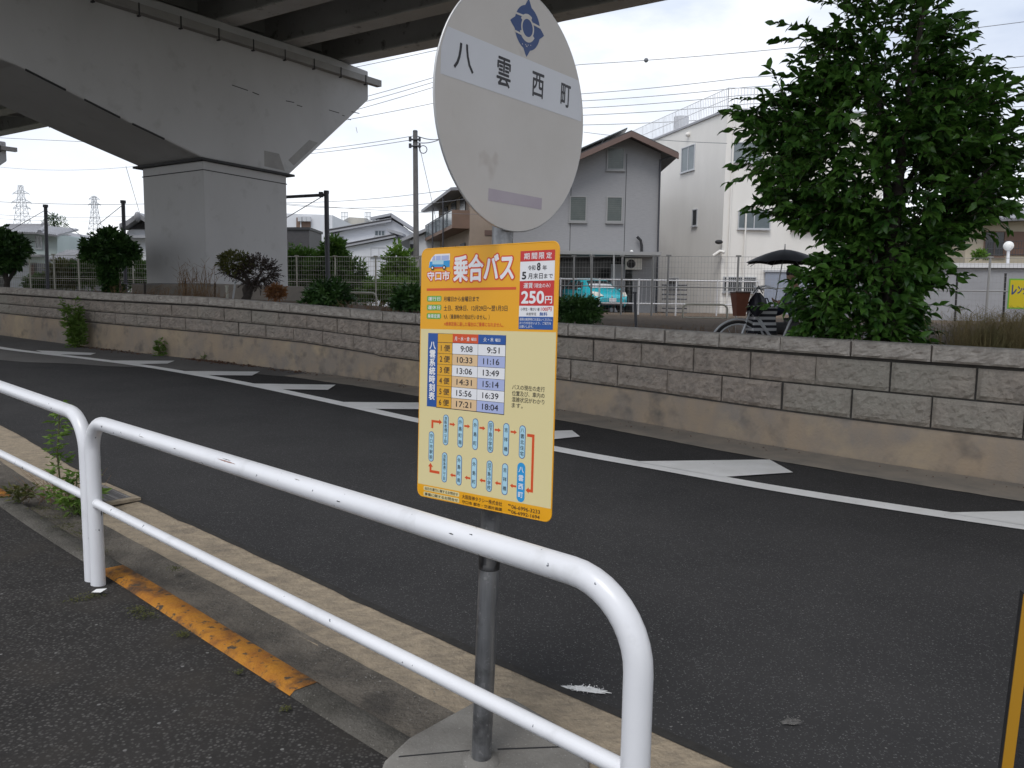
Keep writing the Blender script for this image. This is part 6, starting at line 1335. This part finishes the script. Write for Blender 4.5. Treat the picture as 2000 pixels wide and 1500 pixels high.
body = skin_body('body', [J(.10, 0, .50), J(.06, 0, .68), J(.0, 0, .88), J(-.03, 0, 1.0), J(-.05, 0, 1.06), J(-.07, 0, 1.18), J(-.09, -.01, 1.26),
    J(-.02, -.19, .95), J(-.16, -.24, .74), J(-.32, -.14, .86), J(-.02, .19, .95), J(-.14, .24, .72), J(-.28, .15, .70),
    J(.04, -.10, .48), J(-.36, -.13, .50), J(-.33, -.13, .08), J(-.44, -.13, .03), J(.04, .10, .48), J(-.34, .13, .50), J(-.31, .13, .08), J(-.42, .13, .03)],
    [(0, 1), (1, 2), (2, 3), (3, 4), (4, 5), (5, 6), (2, 7), (7, 8), (8, 9), (2, 10), (10, 11), (11, 12), (0, 13), (13, 14), (14, 15), (15, 16), (0, 17), (17, 18), (18, 19), (19, 20)],
    [.14, .135, .14, .08, .052, .095, .085, .065, .05, .035, .065, .05, .035, .09, .068, .045, .04, .09, .068, .045, .04], MT['skin'], pe)
skin_body('jacket', [J(.10, 0, .52), J(.06, 0, .68), J(.0, 0, .87), J(-.03, 0, .97), J(-.02, -.19, .95), J(-.16, -.24, .74), J(-.30, -.155, .845), J(-.02, .19, .95), J(-.14, .24, .72), J(-.26, .16, .70)], [(0, 1), (1, 2), (2, 3), (2, 4), (4, 5), (5, 6), (2, 7), (7, 8), (8, 9)], [.17, .16, .165, .085, .085, .066, .05, .085, .066, .05], MT['cloth_navy'], pe)
skin_body('trousers', [J(.08, 0, .49), J(.04, -.10, .48), J(-.36, -.13, .50), J(-.33, -.13, .12), J(.04, .10, .48), J(-.34, .13, .50), J(-.31, .13, .12)], [(0, 1), (1, 2), (2, 3), (0, 4), (4, 5), (5, 6)], [.16, .105, .085, .062, .105, .085, .062], MT['cloth_grey'], pe)
b = MB(); b.sphere(J(-.055, 0, 1.24), [.108, .098, .115], 14, 9); hr_ = b.build('hair', MT['hair'], pe)
for k in range(5):
    a = -0.6+.3*k; q = np.array(J(-.32, -.14, .86)); pts_ = [q+np.array([.0, .0, .0]), q+np.array([-.04-.01*(k == 2), -.03+.015*k, .01*k-.02]), q+np.array([-.055, -.01+.012*k, .012*k-.005])]
    b = MB(); b.tube(pts_, [.010, .009, .007], 6); b.build('finger', MT['skin'], pe)
st_ = thing('stool', 'low stool under the seated person', 'stool', (pc[0]+.1, YP, gz)); b = MB(); b.box((pc[0]+.08, YP, gz+.34), (.36, .36, .05)); b.build('seat', MT['bark'], st_)
for dx in (-.14, .14):
    for dy in (-.14, .14): b = MB(); b.tube([(pc[0]+.08+dx, YP+dy, gz), (pc[0]+.08+dx*.9, YP+dy*.9, gz+.33)], .018, 6); b.build('leg', MT['bark'], st_)
um = thing('umbrella', 'open black umbrella held over the seated person beside the tree', 'umbrella', at(1525, 560, YP)); ut = at(1533, 487, YP-.15); uh = np.array(J(-.345, -.15, .86))
b = MB(); ur = .50; rows = []; NS = 8
for k in range(7):
    t = k/6; rr = ur*t; zz = -.185*t**1.45; rows.append([ut+np.array([rr*math.cos(2*math.pi*i/32)*(1-.05*abs(math.sin(NS*math.pi*i/32))*t), rr*math.sin(2*math.pi*i/32)*(1-.05*abs(math.sin(NS*math.pi*i/32))*t), zz+.02*t*abs(math.sin(NS*math.pi*i/32))]) for i in range(33)])
b.grid(rows); b.build('canopy', MT['umbrella'], um)
b = MB(); b.tube([ut+[0, 0, .07], ut, uh, uh-[0, 0, .10]], [.006, .008, .008, .008], 6); sh_ = b.build('shaft', MT['galv'], um)
b = MB(); b.tube([uh-[0, 0, .03], uh-[0, 0, .14], uh-[.03, 0, .17]], .014, 8); b.build('handle', MT['dark'], sh_)
for i in range(NS): a = 2*math.pi*(i+.0)/NS; b = MB(); b.tube([ut-[0, 0, .03], ut+np.array([ur*.55*math.cos(a), ur*.55*math.sin(a), -.09]), ut+np.array([ur*.97*math.cos(a), ur*.97*math.sin(a), -.215])], .004, 4); b.build('rib', MT['galv'], um)
# bicycle
YB = 9.9; wc = at(1441, 678, YB)
bk = thing('bicycle', 'old bicycle with rust-brown front basket parked behind the wall', 'bicycle', (wc[0]+.5, YB, wc[2]-.33))
def K(x, y, z): return np.array([wc[0]+x, YB+y, wc[2]+z])
for x in (0, 1.08):
    b = MB(); b.tube([K(x+.325*math.cos(t), 0, .325*math.sin(t)) for t in np.linspace(0, 2*math.pi, 41)], .018, 8, caps=False); wh_ = b.build('wheel', MT['black_rubber'], bk)
    b = MB(); b.tube([K(x+.295*math.cos(t), 0, .295*math.sin(t)) for t in np.linspace(0, 2*math.pi, 41)], .010, 6, caps=False); b.build('rim', MT['alu'], wh_)
    b = MB()
    for i in range(18): t = 2*math.pi*i/18; b.tube([K(x, 0, 0), K(x+.29*math.cos(t), 0, .29*math.sin(t))], .0015, 3, caps=False)
    b.build('spokes', MT['alu'], wh_)
    b = MB(); a0_, a1_ = (.2, 2.6); b.tube([K(x+.36*math.cos(t), 0, .36*math.sin(t)) for t in np.linspace(a0_, a1_, 16)], .014, 6); b.build('mudguard', MT['alu'], bk)
b = MB(); ss_ = MB()
for p, q in (((0, 0, 0), (.16, 0, .55)), ((.16, 0, .55), (.20, 0, .70)), ((.17, 0, .50), (.52, 0, -.02)), ((.17, 0, .42), (.50, 0, .05)), ((.52, 0, -.02), (.70, 0, .45)), ((.70, 0, .45), (1.08, 0, 0)), ((.52, 0, -.02), (1.08, 0, 0))): b.tube([K(*p), K(*q)], .016, 8)
b.build('frame', MT['alu'], bk)
b = MB(); b.tube([K(.20, 0, .70), K(.22, 0, .76)], .014, 6); b.tube([K(.38, -.26, .74), K(.24, -.22, .78), K(.20, 0, .76), K(.24, .22, .78), K(.38, .26, .74)], .012, 8); b.build('handlebar', MT['alu'], bk)
b = MB(); b.sphere(K(.72, 0, .56), [.13, .09, .04], 12, 7); b.tube([K(.70, 0, .45), K(.71, 0, .54)], .013, 6); b.build('saddle', MT['dark'], bk)
b = MB(); z0, z1 = .40, .70
def ringp(z, k): return [K(.0+dx*k, dy*k, z) for dx, dy in ((-.085, -.14), (.085, -.14), (.085, .14), (-.085, .14))]
lo_, hi_ = ringp(z0, .6), ringp(z1, 1.0)
for i in range(4): j = (i+1) % 4; b.prism([lo_[i], lo_[j], hi_[j], hi_[i]], np.array([0, 0, .0])+np.cross(lo_[j]-lo_[i], [0, 0, 1])*.03)
b.prism(lo_, (0, 0, .01))
b.build('basket', MT['basket'], bk); b = MB(); b.tube(hi_+[hi_[0]], .012, 6, caps=False); b.build('basket_rim', MT['fascia'], bk)
# striped bag
bgc = at(1486, 648, 10.0); bg_ = thing('striped_bag', 'black and white striped tote bag behind the wall beside the bicycle', 'bag', bgc); b = MB(); W_, D_, Hh_ = .34, .16, .36; N_ = 10
for k in range(N_):
    z = bgc[2]-.02+Hh_*k/N_; bl = 1+.05*math.sin(k*.9); ang = .35
    x_ = np.array([math.cos(ang), math.sin(ang), 0]); y_ = np.array([-math.sin(ang), math.cos(ang), 0]); bl2 = 1+.05*math.sin((k+1)*.9)
    rows = [[bgc*[1, 1, 0]+x_*W_*.5*bb*sx_+y_*D_*.5*bb*sy_+[0, 0, zz] for sx_, sy_ in ((-1, -1), (-.3, -1.08), (.3, -1.05), (1, -1), (1, 1), (-1, 1), (-1, -1))] for zz, bb in ((z, bl), (z+Hh_/N_, bl2))]
    b.grid(rows, k % 2, False)
b.build('cloth', [MT['stripe_k'], MT['stripe_w']], bg_)
b = MB(); tz = bgc[2]-.02+Hh_
for dy in (-.07, .07): b.tube([np.array([bgc[0]-.09, bgc[1]+dy, tz-.02]), np.array([bgc[0]-.05, bgc[1]+dy*.6, tz+.09]), np.array([bgc[0]+.05, bgc[1]+dy*.6, tz+.09]), np.array([bgc[0]+.09, bgc[1]+dy, tz-.02])], .008, 6)
b.build('handles', MT['stripe_k'], bg_)

kb = thing('black_bag', 'black bag hanging at the bicycle handlebar between basket and striped bag', 'bag', K(.16, -.1, .5)); b = MB()
rows = [[K(.20+.13*(.75+.25*math.sin(3*a_+v_))*math.cos(a_)*math.sin(math.pi*(.08+.84*v_)), -.08+.09*math.sin(a_)*math.sin(math.pi*(.08+.84*v_)), .40+.30*v_) for a_ in np.linspace(0, 2*math.pi, 19)] for v_ in np.linspace(0, 1, 8)]
b.grid(rows); b.build('cloth', MT['umbrella'], kb); b = MB(); b.tube([K(.14, -.08, .69), K(.20, -.1, .78), K(.26, -.08, .69)], .008, 6); b.build('strap', MT['umbrella'], kb)
